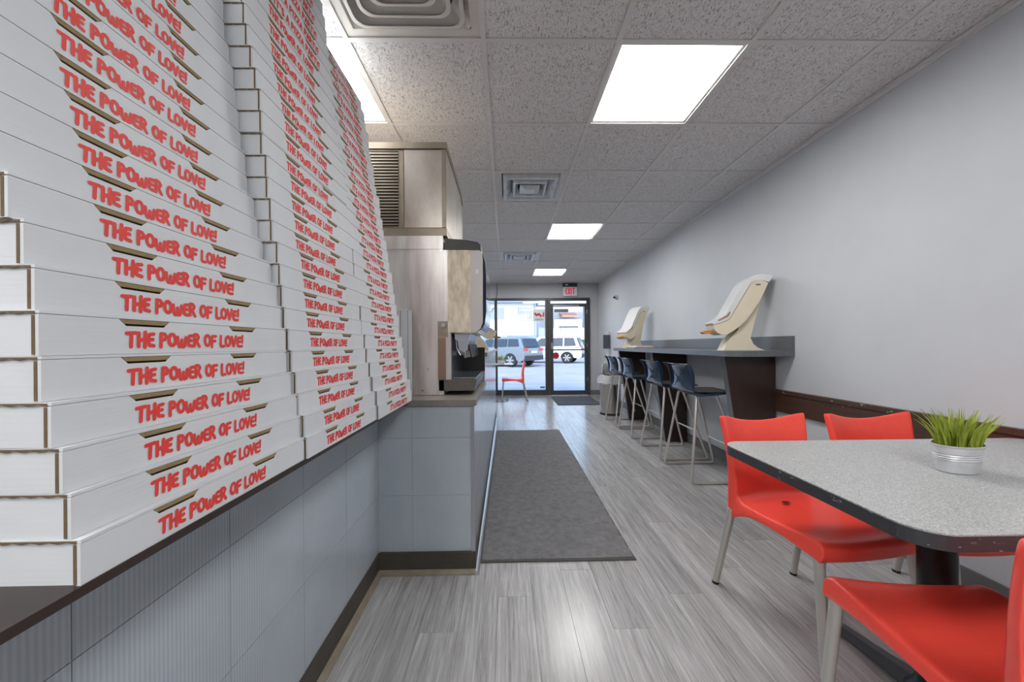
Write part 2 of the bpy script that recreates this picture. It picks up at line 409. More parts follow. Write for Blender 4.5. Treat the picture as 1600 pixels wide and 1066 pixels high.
# shop window and door
def bars(bm, rects, y0, y1):
    for x0, x1, z0, z1 in rects: box(bm, x0, x1, y0, y1, z0, z1)
wy0, wy1 = YF-.02, YF+.09
bm = B(); bars(bm, [(-1.75, .925, 2.10, 2.15), (-1.75, .925, 0, .115), (-1.75, -1.70, .115, 2.10), (-.255, -.195, .115, 2.10), (.87, .925, .115, 2.10)], wy0, wy1); bevel(bm, .004)
win = struct('window_1', bm, m_frame, 'full-height shop window in a dark metal frame')
for a, c2 in ((-1.70, -.255), (-.195, .87)):
    bm = B(); box(bm, a, c2, YF+.03, YF+.038, .115, 2.10); obj('pane', bm, m_glass, win)
bm = B(); bars(bm, [(.93, 1.86, 2.09, 2.15), (.93, .985, 0, 2.09), (1.795, 1.86, 0, 2.09)], wy0, wy1); bevel(bm, .004)
door = struct('door_1', bm, m_frame, 'glazed shop door in a dark metal frame with push bar')
bm = B(); bars(bm, [(.99, 1.79, 1.96, 2.0), (.99, 1.79, .012, .095), (.99, 1.045, .095, 1.96), (1.745, 1.79, .095, 1.96)], YF+.0, YF+.05); bevel(bm, .004); leaf = obj('door_leaf', bm, m_frame, door)
bm = B(); box(bm, 1.045, 1.745, YF+.02, YF+.028, .095, 1.96); obj('pane', bm, m_glass, leaf)
bm = B(); box(bm, .985, 1.795, YF+.0, YF+.05, 2.005, 2.03); bevel(bm, .003); obj('transom_bar', bm, m_frame, door)
bm = B(); box(bm, .985, 1.795, YF+.03, YF+.036, 2.03, 2.09); obj('pane', bm, m_glass, door)
bm = B(); tube(bm, [(1.0, YF-.05, 1.0), (1.77, YF-.05, 1.0)], .014, 10); box(bm, 1.01, 1.035, YF-.05, YF+.0, .985, 1.015); box(bm, 1.75, 1.775, YF-.05, YF, .985, 1.015); obj('push_bar', bm, m_frame, door, 40)
bm = B(); box(bm, .995, 1.03, YF-.012, YF, 1.02, 1.16); bevel(bm, .004); disc(bm, (1.012, YF-.03, 1.09), 'y', .014, .02); obj('lock_plate', bm, m_alu, door, 40)
bm = B(); box(bm, 1.05, 1.62, YF-.05, YF-.0, 1.965, 1.992); tube(bm, [(1.05, YF-.03, 1.985), (1.02, YF-.12, 1.98), (1.0, YF-.02, 1.9)], .008); obj('door_closer', bm, m_alu, door, 40)
for z in (.35, 1.1, 1.85):
    bm = B(); tube(bm, [(1.793, YF-.015, z-.04), (1.793, YF-.015, z+.04)], .009); obj('hinge', bm, m_alu, door, 40)

# ---------------------------------------------------------------- lettering from thick strokes
G = {
 'T': (.72, [[(0, .97), (.72, 1.02)], [(.38, .98), (.33, 0)]]),
 'H': (.55, [[(.02, 1.0), (0, 0)], [(0, .42), (.52, .56)], [(.55, 1.08), (.5, -.06)]]),
 'E': (.5, [[(.5, .95), (.14, .9), (0, .5), (.12, .1), (.5, .04)], [(.0, .5), (.42, .53)]]),
 'P': (.55, [[(.02, -.04), (.04, 1)], [(.04, 1), (.36, .98), (.52, .78), (.4, .55), (.06, .46)]]),
 'O': (.66, [[(.33+.31*math.cos(2*PI*k/12), .5+.47*math.sin(2*PI*k/12)) for k in range(13)]]),
 'W': (.82, [[(0, .84), (.03, .3), (.18, .03), (.36, .12), (.41, .62)], [(.41, .3), (.52, .03), (.7, .1), (.82, .84)]]),
 'R': (.58, [[(.02, 0), (.04, 1)], [(.04, 1), (.36, .98), (.5, .78), (.38, .55), (.06, .48)], [(.22, .48), (.58, -.05)]]),
 'F': (.5, [[(0, 0), (.02, .98)], [(.02, .98), (.5, 1.0)], [(0, .52), (.42, .56)]]),
 'L': (.46, [[(.02, 1.02), (0, .12), (.08, .03), (.46, .06)]]),
 'V': (.58, [[(0, .95), (.26, 0), (.58, 1.0)]]),
 '!': (.14, [[(.1, 1.1), (.05, .42)], [(.03, .05), (.035, .06)]]),
 'I': (.2, [[(.1, 1), (.08, 0)]]), "'": (.14, [[(.09, 1.05), (.05, .8)]]),
 'S': (.5, [[(.48, .88), (.26, 1.0), (.04, .8), (.14, .57), (.4, .45), (.47, .22), (.28, .02), (0, .12)]]),
 'A': (.6, [[(0, 0), (.3, 1), (.6, 0)], [(.14, .34), (.48, .36)]]),
 'Z': (.55, [[(0, .96), (.53, .98), (.02, .04), (.55, .05)]]),
 'Y': (.58, [[(0, 1), (.28, .5)], [(.58, 1), (.28, .5), (.26, 0)]]),
 'X': (.6, [[(0, 1), (.6, 0)], [(.6, 1), (0, 0)]]),
 'N': (.6, [[(0, 0), (0, 1), (.58, 0), (.6, 1)]]), 'U': (.6, [[(0, 1), (.02, .2), (.3, .0), (.58, .2), (.6, 1)]]), 'D': (.6, [[(0, 0), (0, 1), (.4, .95), (.6, .5), (.4, .05), (0, 0)]]),
 ' ': (.22, []),
}
def strokes(bm, text, length, height, rad, put, gap=.2, hop=0):
    """text drawn as flat overlapping strokes; put(u, v) gives the point on the surface"""
    w = sum(G[c][0]+gap for c in text)-gap; k = length/w; cx = 0
    rnd = random.Random(5); cnt = [0]
    def face(qs):
        f = bm.faces.new([bm.verts.new(q) for q in qs]); f.normal_update(); cnt[0] += 1
        bmesh.ops.translate(bm, verts=f.verts, vec=f.normal*(cnt[0] % 30)*1.2e-5*(1 if (f.normal.x > 0 or f.normal.y < 0) else -1))
    for c in text:
        dy = rnd.uniform(-hop, hop)
        for st in G[c][1]:
            P = [((cx+px)*k, (py+dy)*height) for px, py in st]
            for a, b_ in zip(P, P[1:]):
                d = Vector((b_[0]-a[0], b_[1]-a[1])); ln_ = d.length
                if ln_ < 1e-9: continue
                n = Vector((-d.y, d.x))/ln_*rad
                face([put(*q) for q in ((a[0]-n.x, a[1]-n.y), (b_[0]-n.x, b_[1]-n.y), (b_[0]+n.x, b_[1]+n.y), (a[0]+n.x, a[1]+n.y))])
            for a in P:
                face([put(a[0]+rad*math.cos(2*PI*q/8), a[1]+rad*math.sin(2*PI*q/8)) for q in range(8)])
        cx += G[c][0]+gap
def mesh_of(bm, name, mats, smooth=0, recalc=True):
    if recalc: bmesh.ops.recalc_face_normals(bm, faces=bm.faces)
    me = bpy.data.meshes.new(name); bm.to_mesh(me); bm.free()
    for x in mats: me.materials.append(x)
    if smooth: me.shade_smooth()
    return me

# ---------------------------------------------------------------- service counter with tiled fronts
WT = .848
ctr = thing('service_counter', 'long service counter faced with ribbed blue-grey tiles', 'counter', (-.4, 1.77, 0))
bm = B()
box(bm, -1.25, -.6372, -.9, 1.7605, 0, .835); box(bm, -1.25, -.1672, 1.7792, 5.5, 0, .815); box(bm, -.45, -.1672, 2.68, 5.5, .815, 1.03)
obj('carcass', bm, m_grout, ctr)
def tile(x0, x1, y0, y1, z0, z1):
    bm = B(); box(bm, x0, x1, y0, y1, z0, z1); obj('tile', bm, m_ctr, ctr)
g = .0018
zs = [(.1, .377), (.377, .66), (.66, .815)]; zl = zs[:2]+[(.66, .835)]
for z0, z1 in zl:
    y = 1.128-.298*7
    while y < 1.77:
        a, c2 = max(y, -.9), min(y+.298, 1.777)
        if c2-a > .02: tile(-.643, -.635, a+g/2, c2-g/2, z0+g/2, z1-g/2)
        y += .298
for z0, z1 in zs:
    for a, c2 in ((-.635, -.468), (-.468, -.178)): tile(a+g/2, c2-g/2, 1.777, 1.785, z0+g/2, z1-g/2)
for z0, z1 in zs+[(.815, 1.03)]:
    y = 1.785
    while y < 5.5:
        if not (z0 > .8 and y < 2.6):
            a = max(y, 2.68) if z0 > .8 else y
            tile(-.173, -.165, a+g/2, min(y+.298, 5.5)-g/2, z0+g/2, z1-g/2)
        y += .298
bm = B(); box(bm, -.635, -.628, -.9, 1.77, 0, .1); bevel(bm, .003); obj('cove_base', bm, m_base, ctr)
bm = B(); box(bm, -.628, -.165, 1.763, 1.777, 0, .1); bevel(bm, .003); obj('cove_base', bm, m_base, ctr)
bm = B(); box(bm, -.165, -.158, 1.77, 5.5, 0, .1); bevel(bm, .003); obj('cove_base', bm, m_base, ctr)
qr = [(0, 0), (.02, 0), (.018, .008), (.012, .014), (.005, .018), (0, .02)]
bm = B(); prism(bm, [(-.628+a, z) for a, z in qr], 'y', -.9, 1.763); obj('quarter_round', bm, m_qround, ctr)
bm = B(); prism(bm, [(1.763-a, z) for a, z in qr], 'x', -.628, -.158); obj('quarter_round', bm, m_qround, ctr)
bm = B(); prism(bm, [(-.158+a, z) for a, z in qr], 'y', 1.745, 5.5); obj('quarter_round', bm, m_alu, ctr)
bm = B(); box(bm, -.178, -.161, 1.771, 1.79, .1, .815); bevel(bm, .004); obj('corner_trim', bm, m_alu, ctr)
bm = B(); box(bm, -.178, -.161, 2.66, 2.69, .85, 1.03); bevel(bm, .004); obj('corner_trim', bm, m_alu, ctr)
bm = B()
box(bm, -1.3, -.478, -.9, 1.760, WT-.012, WT); bevel(bm, .002)
tag(obj('worktop', bm, m_worktop, None, 0, (-.6, 1.0, .836)), 'dark brown laminate worktop under the pizza box stacks', 'worktop')
bm = B(); prism(bm, [(-1.3, 1.762), (-.15, 1.762), (-.15, 2.675), (-.455, 2.675), (-.455, 5.5), (-1.3, 5.5)], 'z', .818, WT-.0005); bevel(bm, .004)
tag(obj('worktop', bm, m_worktop2, None, 0, (-.6, 2.2, .818)), 'worn grey laminate worktop under the drink dispenser', 'worktop')
bm = B(); box(bm, -.5, -.14, 2.66, 5.53, 1.031, 1.06); bevel(bm, .004)
tag(obj('bar_ledge', bm, m_worktop2, None, 0, (-.3, 4, 1.031)), 'raised dark ledge on the far part of the service counter', 'ledge')

# ---------------------------------------------------------------- pizza boxes
BW, BD, BH = .446, .455, .0518
def box_meshes():
    n1 = [(.083, .155), (.274, .345)]
    bm = B()
    core = box(bm, -BD, -.006, .0015, BW-.0015, 0, BH-.004)
    core[3].material_index = 2
    ch = .007
    pts = [(0, 0), (BW, 0), (BW, BH-.004-ch), (BW-.002, BH-.0065), (BW-ch, BH-.0045)]
    for a, c2 in n1[::-1]: pts += [(c2, BH-.0045), (c2-.009, BH-.0135), (a+.009, BH-.0135), (a, BH-.0045)]
    pts += [(.001, BH-.0045), (0, BH-.0055)]
    fs = prism(bm, pts, 'x', -.0055, 0)
    for f in fs:
        f.normal_update()
        c = f.calc_center_median()
        if BH-.015 < c.z < BH-.002 and len(f.verts) == 4 and any(a-.002 < c.y < b_+.002 for a, b_ in n1): f.material_index = 1
    # raw corrugated edges at the corners
    for y0 in (-.0006, BW-.0012): box(bm, -.0075, -.0040, y0, y0+.0018, .001, BH-.006, 1)
    for a, c2 in n1: prism(bm, [(a+.001, BH-.0046), (c2-.001, BH-.0046), (c2-.0065, BH-.0105), (a+.0065, BH-.0105)], 'x', -.005, .0002, 3)
    tray = mesh_of(bm, 'tray', [m_card, m_kraft, m_kraftd, m_tab])
    bm = B()
    fl = box(bm, -BD, .0006, 0, BW, BH-.004, BH-.0004)
    fl[0].material_index = 1
    N = 44
    for y0 in (-.0008,):
        pts = []
        for k in range(N+1):
            xx = -BD+.012+(BD-.016)*k/N; pts.append((xx, BH-.0042+(.0011 if k % 2 else -.0007)))
        poly = pts+[(-.004, BH-.0015), (-BD+.012, BH-.0015)]
        prism(bm, poly, 'y', y0, .0002, 1)
    lid = mesh_of(bm, 'lid', [m_card, m_kraft])
    texts = []
    for s, a, ln_ in (("THE POWER OF LOVE!", .092, .216), ("IT'S A PIZZA PARTY!", .125, .235)):
        bm = B(); strokes(bm, s, ln_, .019, .0027, lambda u, v: (.0006, a+u, .0095+v), .2, .06)
        for f in bm.faces:
            f.normal_update()
            if f.normal.x < 0: f.normal_flip()
        texts.append(mesh_of(bm, 'lettering', [m_red_ink], 0, False))
    return tray, lid, texts
TRAY, LID, TEXT = box_meshes()
STK = {
 'nearest': (.411, 22, [(.85, -.476), (.875, -.479), (1.027, -.508), (1.179, -.531), (1.232, -.541), (1.292, -.559), (1.342, -.568), (1.406, -.586), (1.462, -.599), (1.518, -.606), (1.565, -.613), (1.618, -.624), (1.708, -.635), (1.761, -.642), (1.814, -.652), (1.912, -.661), (2.05, -.68)]),
 'middle': (.861, 29, [(.85, -.474), (.902, -.478), (1.078, -.507), (1.255, -.53), (1.4, -.548), (1.491, -.558), (1.605, -.575), (1.696, -.576), (1.742, -.582), (1.848, -.602), (1.893, -.61), (2.0, -.615), (2.229, -.641), (2.4, -.662)]),
 'farthest': (1.312, 28, [(.85, -.458), (.992, -.482), (1.092, -.506), (1.198, -.522), (1.382, -.547), (1.479, -.559), (1.576, -.574), (1.667, -.592), (1.788, -.613), (1.929, -.636), (2.06, -.658), (2.206, -.677), (2.312, -.701), (2.4, -.71)]),
}
for sname, (y0, n, tab) in STK.items():
    rnd = random.Random(len(sname))
    for k in range(n):
        zb = WT+k*BH; zm = zb+BH*.5
        for (za, xa), (zb2, xb) in zip(tab, tab[1:]):
            if za <= zm <= zb2: xx = xa+(xb-xa)*(zm-za)/(zb2-za)
        party = sname == 'farthest' or (sname == 'middle' and k >= 23)
        words = "IT'S A PIZZA PARTY" if party else 'THE POWER OF LOVE'
        which = ORD[k] if k == 0 else ORD[k]+' from bottom'
        if k == n-1: which = 'topmost'
        lab = 'white pizza box printed in red, %s of the %s stack' % (which, sname)
        t_ = thing('pizza_box', lab, 'pizza box', (xx+rnd.uniform(-.0035, .0035), y0+(0 if k == 0 else rnd.uniform(-.0025, .0025)), zb), 'white pizza boxes stacked on the worktop')
        t_.rotation_euler = (0, 0, 0 if k == 0 else rnd.uniform(-.006, .006))
        link('tray', TRAY, t_); link('lid', LID, t_); link('lettering', TEXT[1 if party else 0], t_)['label'] = 'red hand-drawn words '+words
# flattened boxes standing on edge between the stack and the drink machine
for k, (xe, zt, yy) in enumerate(((-.528, 1.296, 1.795), (-.502, 1.302, 1.832), (-.488, 1.298, 1.868))):
    lab = ['flattened white pizza box on edge against the farthest box stack', 'flattened white pizza box on edge between two other flattened ones', 'flattened white pizza box on edge against the drink machine'][k]
    f_ = thing('flat_pizza_box', lab, 'pizza box', (xe-.2, yy, WT), 'flattened boxes standing on edge')
    bm = B(); box(bm, xe-.42, xe, yy, yy+.009, WT, zt); bevel(bm, .0015); obj('panel', bm, m_card, f_)
    bm = B(); box(bm, xe-.0002, xe+.0012, yy+.002, yy+.007, WT+.002, zt-.003); obj('corrugated_edge', bm, m_kraft, f_)
    bm = B(); box(bm, xe-.42, xe-.004, yy+.010, yy+.020, WT, zt-.006); bevel(bm, .0015); obj('panel', bm, m_card, f_)

# ---------------------------------------------------------------- drink machine and ice maker
dx = thing('drink_dispenser', 'worn stainless drink dispenser standing on the counter end under the ice maker', 'dispenser', (-.5, 2.2, WT))
bm = B(); box(bm, -1.05, -.336, 1.93, 2.56, WT+.002, 1.70); bevel(bm, .006); obj('cabinet', bm, m_steel2, dx)
bm = B(); box(bm, -1.05, -.334, 1.926, 1.9305, 1.632, 1.702); bevel(bm, .002); obj('top_band', bm, m_steel2, dx)
bm = B(); box(bm, -.37, -.3, 1.932, 2.55, WT+.03, 1.628); bevel(bm, .004); obj('front_column', bm, m_steel2, dx)
bm = B(); box(bm, -.366, -.312, 1.926, 1.932, 1.16, 1.245); bevel(bm, .002); obj('lock_plate', bm, m_steelb, dx)
bm = B(); disc(bm, (-.335, 1.922, 1.222), 'y', .012, -.008); obj('lock', bm, m_chrome, dx, 40)
bm = B(); box(bm, -.366, -.325, 1.926, 1.932, .93, 1.158); bevel(bm, .002); obj('lower_plate', bm, mat('brown_steel_plate', '#957b6c', .4, metal=.5, var=.4, vscale=9, vcol='#7a6254'), dx)
for q in ((-.45, .875), (-.42, .99), (-.46, 1.2), (-.345, 1.626)):
    bm = B(); disc(bm, (q[0], 1.9295, q[1]), 'y', .0045, -.003, 10); obj('rivet', bm, m_chrome, dx)
hd = [(-.31, 1.185), (-.20, 1.178), (-.165, 1.185), (-.138, 1.205), (-.126, 1.24), (-.124, 1.58), (-.128, 1.615), (-.14, 1.628), (-.31, 1.628)]
bm = B(); prism(bm, hd, 'y', 1.936, 2.52); bevel(bm, .003); head = obj('valve_head', bm, m_greypl, dx)
bm = B(); box(bm, -.312, -.19, 1.930, 1.938, 1.186, 1.627); bevel(bm, .002); obj('side_panel', bm, m_beigeworn, head)
bm = B(); box(bm, -.162, -.146, 1.932, 1.937, 1.50, 1.522); obj('sticker', bm, m_white, head)
fp = [(-.17, 1.183), (-.138, 1.198), (-.116, 1.23), (-.108, 1.3), (-.107, 1.5), (-.113, 1.57), (-.126, 1.615), (-.129, 1.6), (-.122, 1.5), (-.124, 1.27), (-.14, 1.21), (-.17, 1.188)]
bm = B(); prism(bm, fp, 'y', 1.955, 2.51); obj('front_cover', bm, m_bluepl, head, 50)
bm = B(); prism(bm, [(-.116, 1.23), (-.106, 1.3), (-.1055, 1.34), (-.109, 1.34), (-.111, 1.30), (-.12, 1.24), (-.14, 1.207), (-.138, 1.198)], 'y', 1.958, 2.505); obj('chrome_lip', bm, m_chrome, head, 50)
bm = B(); prism(bm, [(-.325, 1.63), (-.132, 1.63), (-.135, 1.655), (-.15, 1.67), (-.21, 1.682), (-.325, 1.69)], 'y', 1.932, 2.52); bevel(bm, .004); obj('lid', bm, m_blackgreen, dx)
bm = B(); box(bm, -.30, -.296, 1.945, 2.52, .93, 1.18); obj('splash_plate', bm, m_chrome, dx)
bm = B(); box(bm, -.30, -.15, 2.50, 2.512, .935, 1.10); bevel(bm, .003); obj('side_guard', bm, m_black, dx)
bm = B(); prism(bm, [(-.362, .872), (-.172, .872), (-.160, .932), (-.362, .932)], 'y', 1.93, 2.51); bevel(bm, .004); tray = obj('drip_tray', bm, m_traymetal, dx)
bm = B(); box(bm, -.295, -.172, 1.945, 2.495, .9315, .933); obj('grill_void', bm, m_dark, tray)
for k in range(9):
    yy = 1.975+k*.06; bm = B(); box(bm, -.292, -.168, yy, yy+.028, .932, .939); obj('grill_bar', bm, m_chrome, tray)
for k in range(6):
    yy = 1.99+k*.088
    v = B(); prism(v, [(-.285, 1.188), (-.285, 1.15), (-.25, 1.13), (-.205, 1.14), (-.195, 1.188)], 'y', yy+.006, yy+.05); prism(v, [(-.27, 1.145), (-.262, 1.09), (-.235, 1.075), (-.215, 1.09), (-.21, 1.14)], 'y', yy+.013, yy+.043); tube(v, [(-.235, yy+.028, 1.09), (-.228, yy+.028, 1.045)], [.015, .009], 12); tube(v, [(-.283, yy+.02, 1.185), (-.278, yy+.03, 1.10), (-.255, yy+.022, 1.06)], .006, 8); bevel(v, .004)
    vo = obj('valve', v, m_chrome, dx, 50)
    l_ = B(); prism(l_, [(-.21, 1.12), (-.204, 1.122), (-.188, 1.05), (-.196, 1.046)], 'y', yy+.014, yy+.042); obj('lever', l_, m_blackgreen, vo)
ice = thing('ice_maker', 'tarnished stainless ice maker with louvred side on top of the drink dispenser', 'ice maker', (-.68, 2.3, 1.704))
pr = roundrect(-1.08, -.30, 1.945, 2.66, .05, 4)
bm = B(); box(bm, -1.08, -.33, 1.945, 2.66, 1.745, 2.175); bevel(bm, .006); obj('housing', bm, m_steel, ice)
bm = B(); prism(bm, [(1.945, 1.745), (2.66, 1.745), (2.66, 2.06), (2.63, 2.14), (2.56, 2.175), (1.945, 2.175)], 'x', -.332, -.318); bevel(bm, .004); obj('front_panel', bm, m_steel, ice)
bm = B(); prism(bm, [(1.93, 2.172), (2.56, 2.172), (2.64, 2.135), (2.655, 2.15), (2.575, 2.2), (1.93, 2.206)], 'x', -1.08, -.312); bevel(bm, .003); obj('top_cap', bm, m_steelb, ice)
bm = B(); box(bm, -1.08, -.315, 1.935, 2.66, 1.705, 1.747); bevel(bm, .004); obj('base_rail', bm, m_steelb, ice)
bm = B(); box(bm, -.54, -.338, 1.936, 1.946, 1.75, 2.168); bevel(bm, .002); obj('side_panel', bm, m_steel, ice)
bm = B(); box(bm, -.34, -.318, 1.934, 1.95, 1.75, 2.17); bevel(bm, .003); obj('corner_post', bm, m_steelb, ice)
lv = B(); box(lv, -1.05, -.545, 1.938, 1.946, 1.75, 2.168); lvo = obj('louvre_panel', lv, m_steelb, ice)
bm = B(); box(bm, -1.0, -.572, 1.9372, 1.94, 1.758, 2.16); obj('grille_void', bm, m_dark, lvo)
for k in range(24):
    z = 1.763+k*.0166
    bm = B(); prism(bm, [(1.934, z), (1.9385, z+.001), (1.9385, z+.0088), (1.934, z+.0078)], 'x', -1.0, -.572); obj('louvre', bm, m_steelb, lvo)

# ---------------------------------------------------------------- ceiling lights and vents
LL = {(1, 1): 'large square lit panel above the floor in front of the table', (1, 5): 'square lit ceiling panel beyond the nearer square vent', (1, 9): 'farthest lit ceiling panel, nearest the glass door',
      (-2, 1): 'lit ceiling panel partly hidden by the farthest pizza box stack', (-2, 5): 'lit ceiling panel hidden behind the ice maker', (-2, 9): 'lit ceiling panel over the far window end of the kitchen',
      (1, -3): 'lit ceiling panel just behind the viewer on the wall side', (-2, -3): 'lit ceiling panel just behind the viewer on the kitchen side',
      (1, -5): 'second lit panel added unseen behind the viewer on the wall side', (-2, -5): 'second lit panel added unseen behind the viewer on the kitchen side',  # this pair and the rearmost pair are added to brighten camera-facing surfaces
      (1, -7): 'rearmost lit panel added unseen behind the viewer on the wall side', (-2, -7): 'rearmost lit panel added unseen behind the viewer on the kitchen side'}
for (i, j), lab in LL.items():
    x0, y0 = GX0+i*T, GY0+j*T; x1, y1 = x0+T, y0+T
    l_ = thing('ceiling_light', lab, 'ceiling light', ((x0+x1)/2, (y0+y1)/2, ZC), 'square lit panels in the ceiling grid')
    bm = B()
    for a in ((x0+.007, x0+.026, y0+.007, y1-.007), (x1-.026, x1-.007, y0+.007, y1-.007), (x0+.026, x1-.026, y0+.007, y0+.026), (x0+.026, x1-.026, y1-.026, y1-.007)): box(bm, *a, ZC+.007, ZC+.03)
    obj('frame', bm, m_lframe, l_)
    bm = B(); box(bm, x0+.026, x1-.026, y0+.026, y1-.026, ZC+.012, ZC+.02); obj('diffuser', bm, m_panel, l_)
def ring(bm, cx, cy, a, z0, b_, z1, r0=.0, r1=.0, th=.003):
    P = roundrect(cx-a, cx+a, cy-a, cy+a, max(r0, .004), 4); Q = roundrect(cx-b_, cx+b_, cy-b_, cy+b_, max(r1, .004), 4)
    n = len(P)
    for zz in (0, th):
        A = [bm.verts.new((*p, z0+zz)) for p in P]; D = [bm.verts.new((*p, z1+zz)) for p in Q]
        for k in range(n): bm.faces.new((A[k], A[(k+1) % n], D[(k+1) % n], D[k]))
VL = {(-1, 0): 'large cream ceiling vent at the top beside the pizza boxes', (0, 3): 'square metal ceiling vent beyond the lit panel, nearer of two', (0, 7): 'square metal ceiling vent farther along, nearer the door'}
for (i, j), lab in VL.items():
    cx, cy = GX0+(i+.5)*T, GY0+(j+.5)*T
    big = i == -1; mm = m_vent if big else m_ventmetal
    v = thing('ceiling_vent', lab, 'vent', (cx, cy, ZC), 'square ceiling vents')
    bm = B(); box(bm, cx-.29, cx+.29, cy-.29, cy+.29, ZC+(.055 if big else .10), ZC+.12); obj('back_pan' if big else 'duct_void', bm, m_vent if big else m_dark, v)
    if big:
        bm = B(); ring(bm, cx, cy, .298, ZC+.008, .255, ZC+.008); ring(bm, cx, cy, .255, ZC+.008, .225, ZC+.05, .02, .05); obj('face_frame', bm, mm, v, 40)
        for a, d, z in ((.235, .19, .035), (.185, .14, .03), (.135, .09, .026)):
            bm = B(); ring(bm, cx, cy, a, ZC-.008, d, ZC-.012+z*1.6, .05, .04, .004); ring(bm, cx, cy, a, ZC-.008, a-.016, ZC-.012, .05, .05, .004); obj('cone', bm, mm, v, 40)
        bm = B(); prism(bm, roundrect(cx-.08, cx+.08, cy-.08, cy+.08, .03), 'z', ZC-.012, ZC-.006); obj('centre_plate', bm, mm, v)
    else:
        bm = B(); ring(bm, cx, cy, .298, ZC+.006, .24, ZC+.02); ring(bm, cx, cy, .24, ZC+.02, .235, ZC+.09); obj('face_frame', bm, m_vent, v, 40)
        bm = B(); ring(bm, cx, cy, .225, ZC-.012, .20, ZC-.012); ring(bm, cx, cy, .225, ZC-.012, .235, ZC+.05); ring(bm, cx, cy, .20, ZC-.012, .15, ZC+.05); obj('cone', bm, mm, v, 40)
        bm = B(); ring(bm, cx, cy, .14, ZC-.014, .125, ZC-.014); ring(bm, cx, cy, .14, ZC-.014, .15, ZC+.03); ring(bm, cx, cy, .125, ZC-.014, .095, ZC+.05); obj('cone', bm, mm, v, 40)
        bm = B(); ring(bm, cx, cy, .085, ZC-.005, .04, ZC-.025); prism(bm, roundrect(cx-.04, cx+.04, cy-.04, cy+.04, .01), 'z', ZC-.025, ZC-.02); obj('centre_plate', bm, mm, v)
        bm = B()
        for s in (-1, 1): box(bm, cx+s*.2-.008, cx+s*.2+.008, cy-.02, cy+.02, ZC-.012, ZC+.06); box(bm, cx-.02, cx+.02, cy+s*.2-.008, cy+s*.2+.008, ZC-.012, ZC+.06)
        obj('bracket', bm, mm, v)

# ---------------------------------------------------------------- bar along the right wall
BX = 1.615; BT = 1.06
bar = thing('wall_bar', 'grey laminate bar with dark panel supports along the right wall', 'bar', (1.85, 4, 0))
pts = [(XW, 2.53), (XW, 5.42), (BX+.03, 5.42), (BX, 5.39)]
for k in range(7):
    a = math.radians(180+90*k/6); pts.append((BX+.09+.09*math.cos(a), 2.53+.09+.09*math.sin(a)))
bm = B(); prism(bm, pts, 'z', BT-.042, BT); bevel(bm, .003); obj('bar_top', bm, m_bartop, bar)
bm = B(); box(bm, XW-.022, XW, 2.53, 5.42, BT, BT+.105); bevel(bm, .002); obj('backsplash', bm, m_bartop, bar)
for y in (2.70, 4.05, 5.25):
    bm = B(); prism(bm, [(BX+.04, BT-.042), (XW-.014, BT-.042), (XW-.014, 0.0), (BX+.19, 0.0)], 'y', y, y+.05); bevel(bm, .002); s_ = obj('support_panel', bm, m_walnut, bar)
    bm = B(); e = [(BX+.038, BT-.042), (BX+.041, BT-.042), (BX+.191, 0), (BX+.188, 0)]; prism(bm, e, 'y', y-.001, y+.051); obj('edge_strip', bm, m_bartop, s_)

# ---------------------------------------------------------------- shells (chairs and stools)
def shell(rows, us, crown):
    """rows: (y, z, halfwidth, (ya, za), seatness) from front to top; apron end per row"""
    bm = B(); V = []
    for y, z, w, ap, s in rows:
        line = []
        top = rows[-1][1]
        for u in us:
            line.append(crown(u, y, z, w, s))
        def apr(sg):
            e = Vector(crown(sg, y, z, w, s)); o = Vector((sg*(w+.010), ap[0], ap[1])); mid = e.lerp(o, .35); mid.x = sg*(w+.006)
            return mid, o
        m1, o1 = apr(-1); m2, o2 = apr(1)
        V.append([bm.verts.new(p) for p in [o1, m1]+[Vector(q) for q in line]+[m2, o2]])
    for A, D in zip(V, V[1:]):
        for k in range(len(A)-1): bm.faces.new((A[k], A[k+1], D[k+1], D[k]))
    return bm
US = [-1, -.86, -.6, -.3, 0, .3, .6, .86, 1]
def chair_crown(u, y, z, w, s):
    e = u*u
    return (u*w, y-(.036*e if s < .5 else 0)*(1-s), z+(.012*(e-1)*s)+(.042*max(0, (z-.69)/.09)*(e-.6) if s < .5 else 0)-(.009 if (z > .77 and abs(u) > .95) else 0))
chair_rows = [(-.216, .388, .197, (-.208, .386), .9), (-.224, .42, .199, (-.214, .387), .9), (-.218, .446, .199, (-.209, .388), 1), (-.185, .456, .197, (-.178, .390), 1),
              (-.08, .447, .196, (-.08, .402), 1), (.04, .438, .194, (.04, .405), 1), (.12, .435, .190, (.13, .385), 1), (.168, .438, .187, (.185, .345), .8), (.198, .462, .184, (.224, .34), .35),
              (.208, .52, .183, (.222, .43), 0), (.221, .60, .188, (.212, .585), 0), (.238, .70, .199, (.228, .695), 0), (.254, .762, .206, (.242, .768), 0), (.259, .782, .206, (.246, .785), 0)]
chair = thing('red_chair', 'red plastic chair with metal legs facing us at the near left of the table', 'chair', (0, 0, 0), 'red moulded chairs')
sh_ = obj('shell', shell(chair_rows, US, chair_crown), m_redpl, chair, 180)
md = sh_.modifiers.new('thick', 'SOLIDIFY'); md.thickness = .009; md.offset = -1
md = sh_.modifiers.new('smooth', 'SUBSURF'); md.levels = 2; md.render_levels = 2
for s in (-1, 1):
    for top, bot in (((s*.186, -.19, .40), (s*.202, -.225, .006)), ((s*.183, .205, .38), (s*.205, .285, .006))):
        bm = B(); tube(bm, [top, bot], [.0165, .0145], 14); lg = obj('leg', bm, m_alul, chair, 60)
        bm = B(); tube(bm, [(bot[0], bot[1], .012), (bot[0], bot[1]+(0), 0)], [.016, .015], 12); obj('foot_cap', bm, m_black, lg, 60)
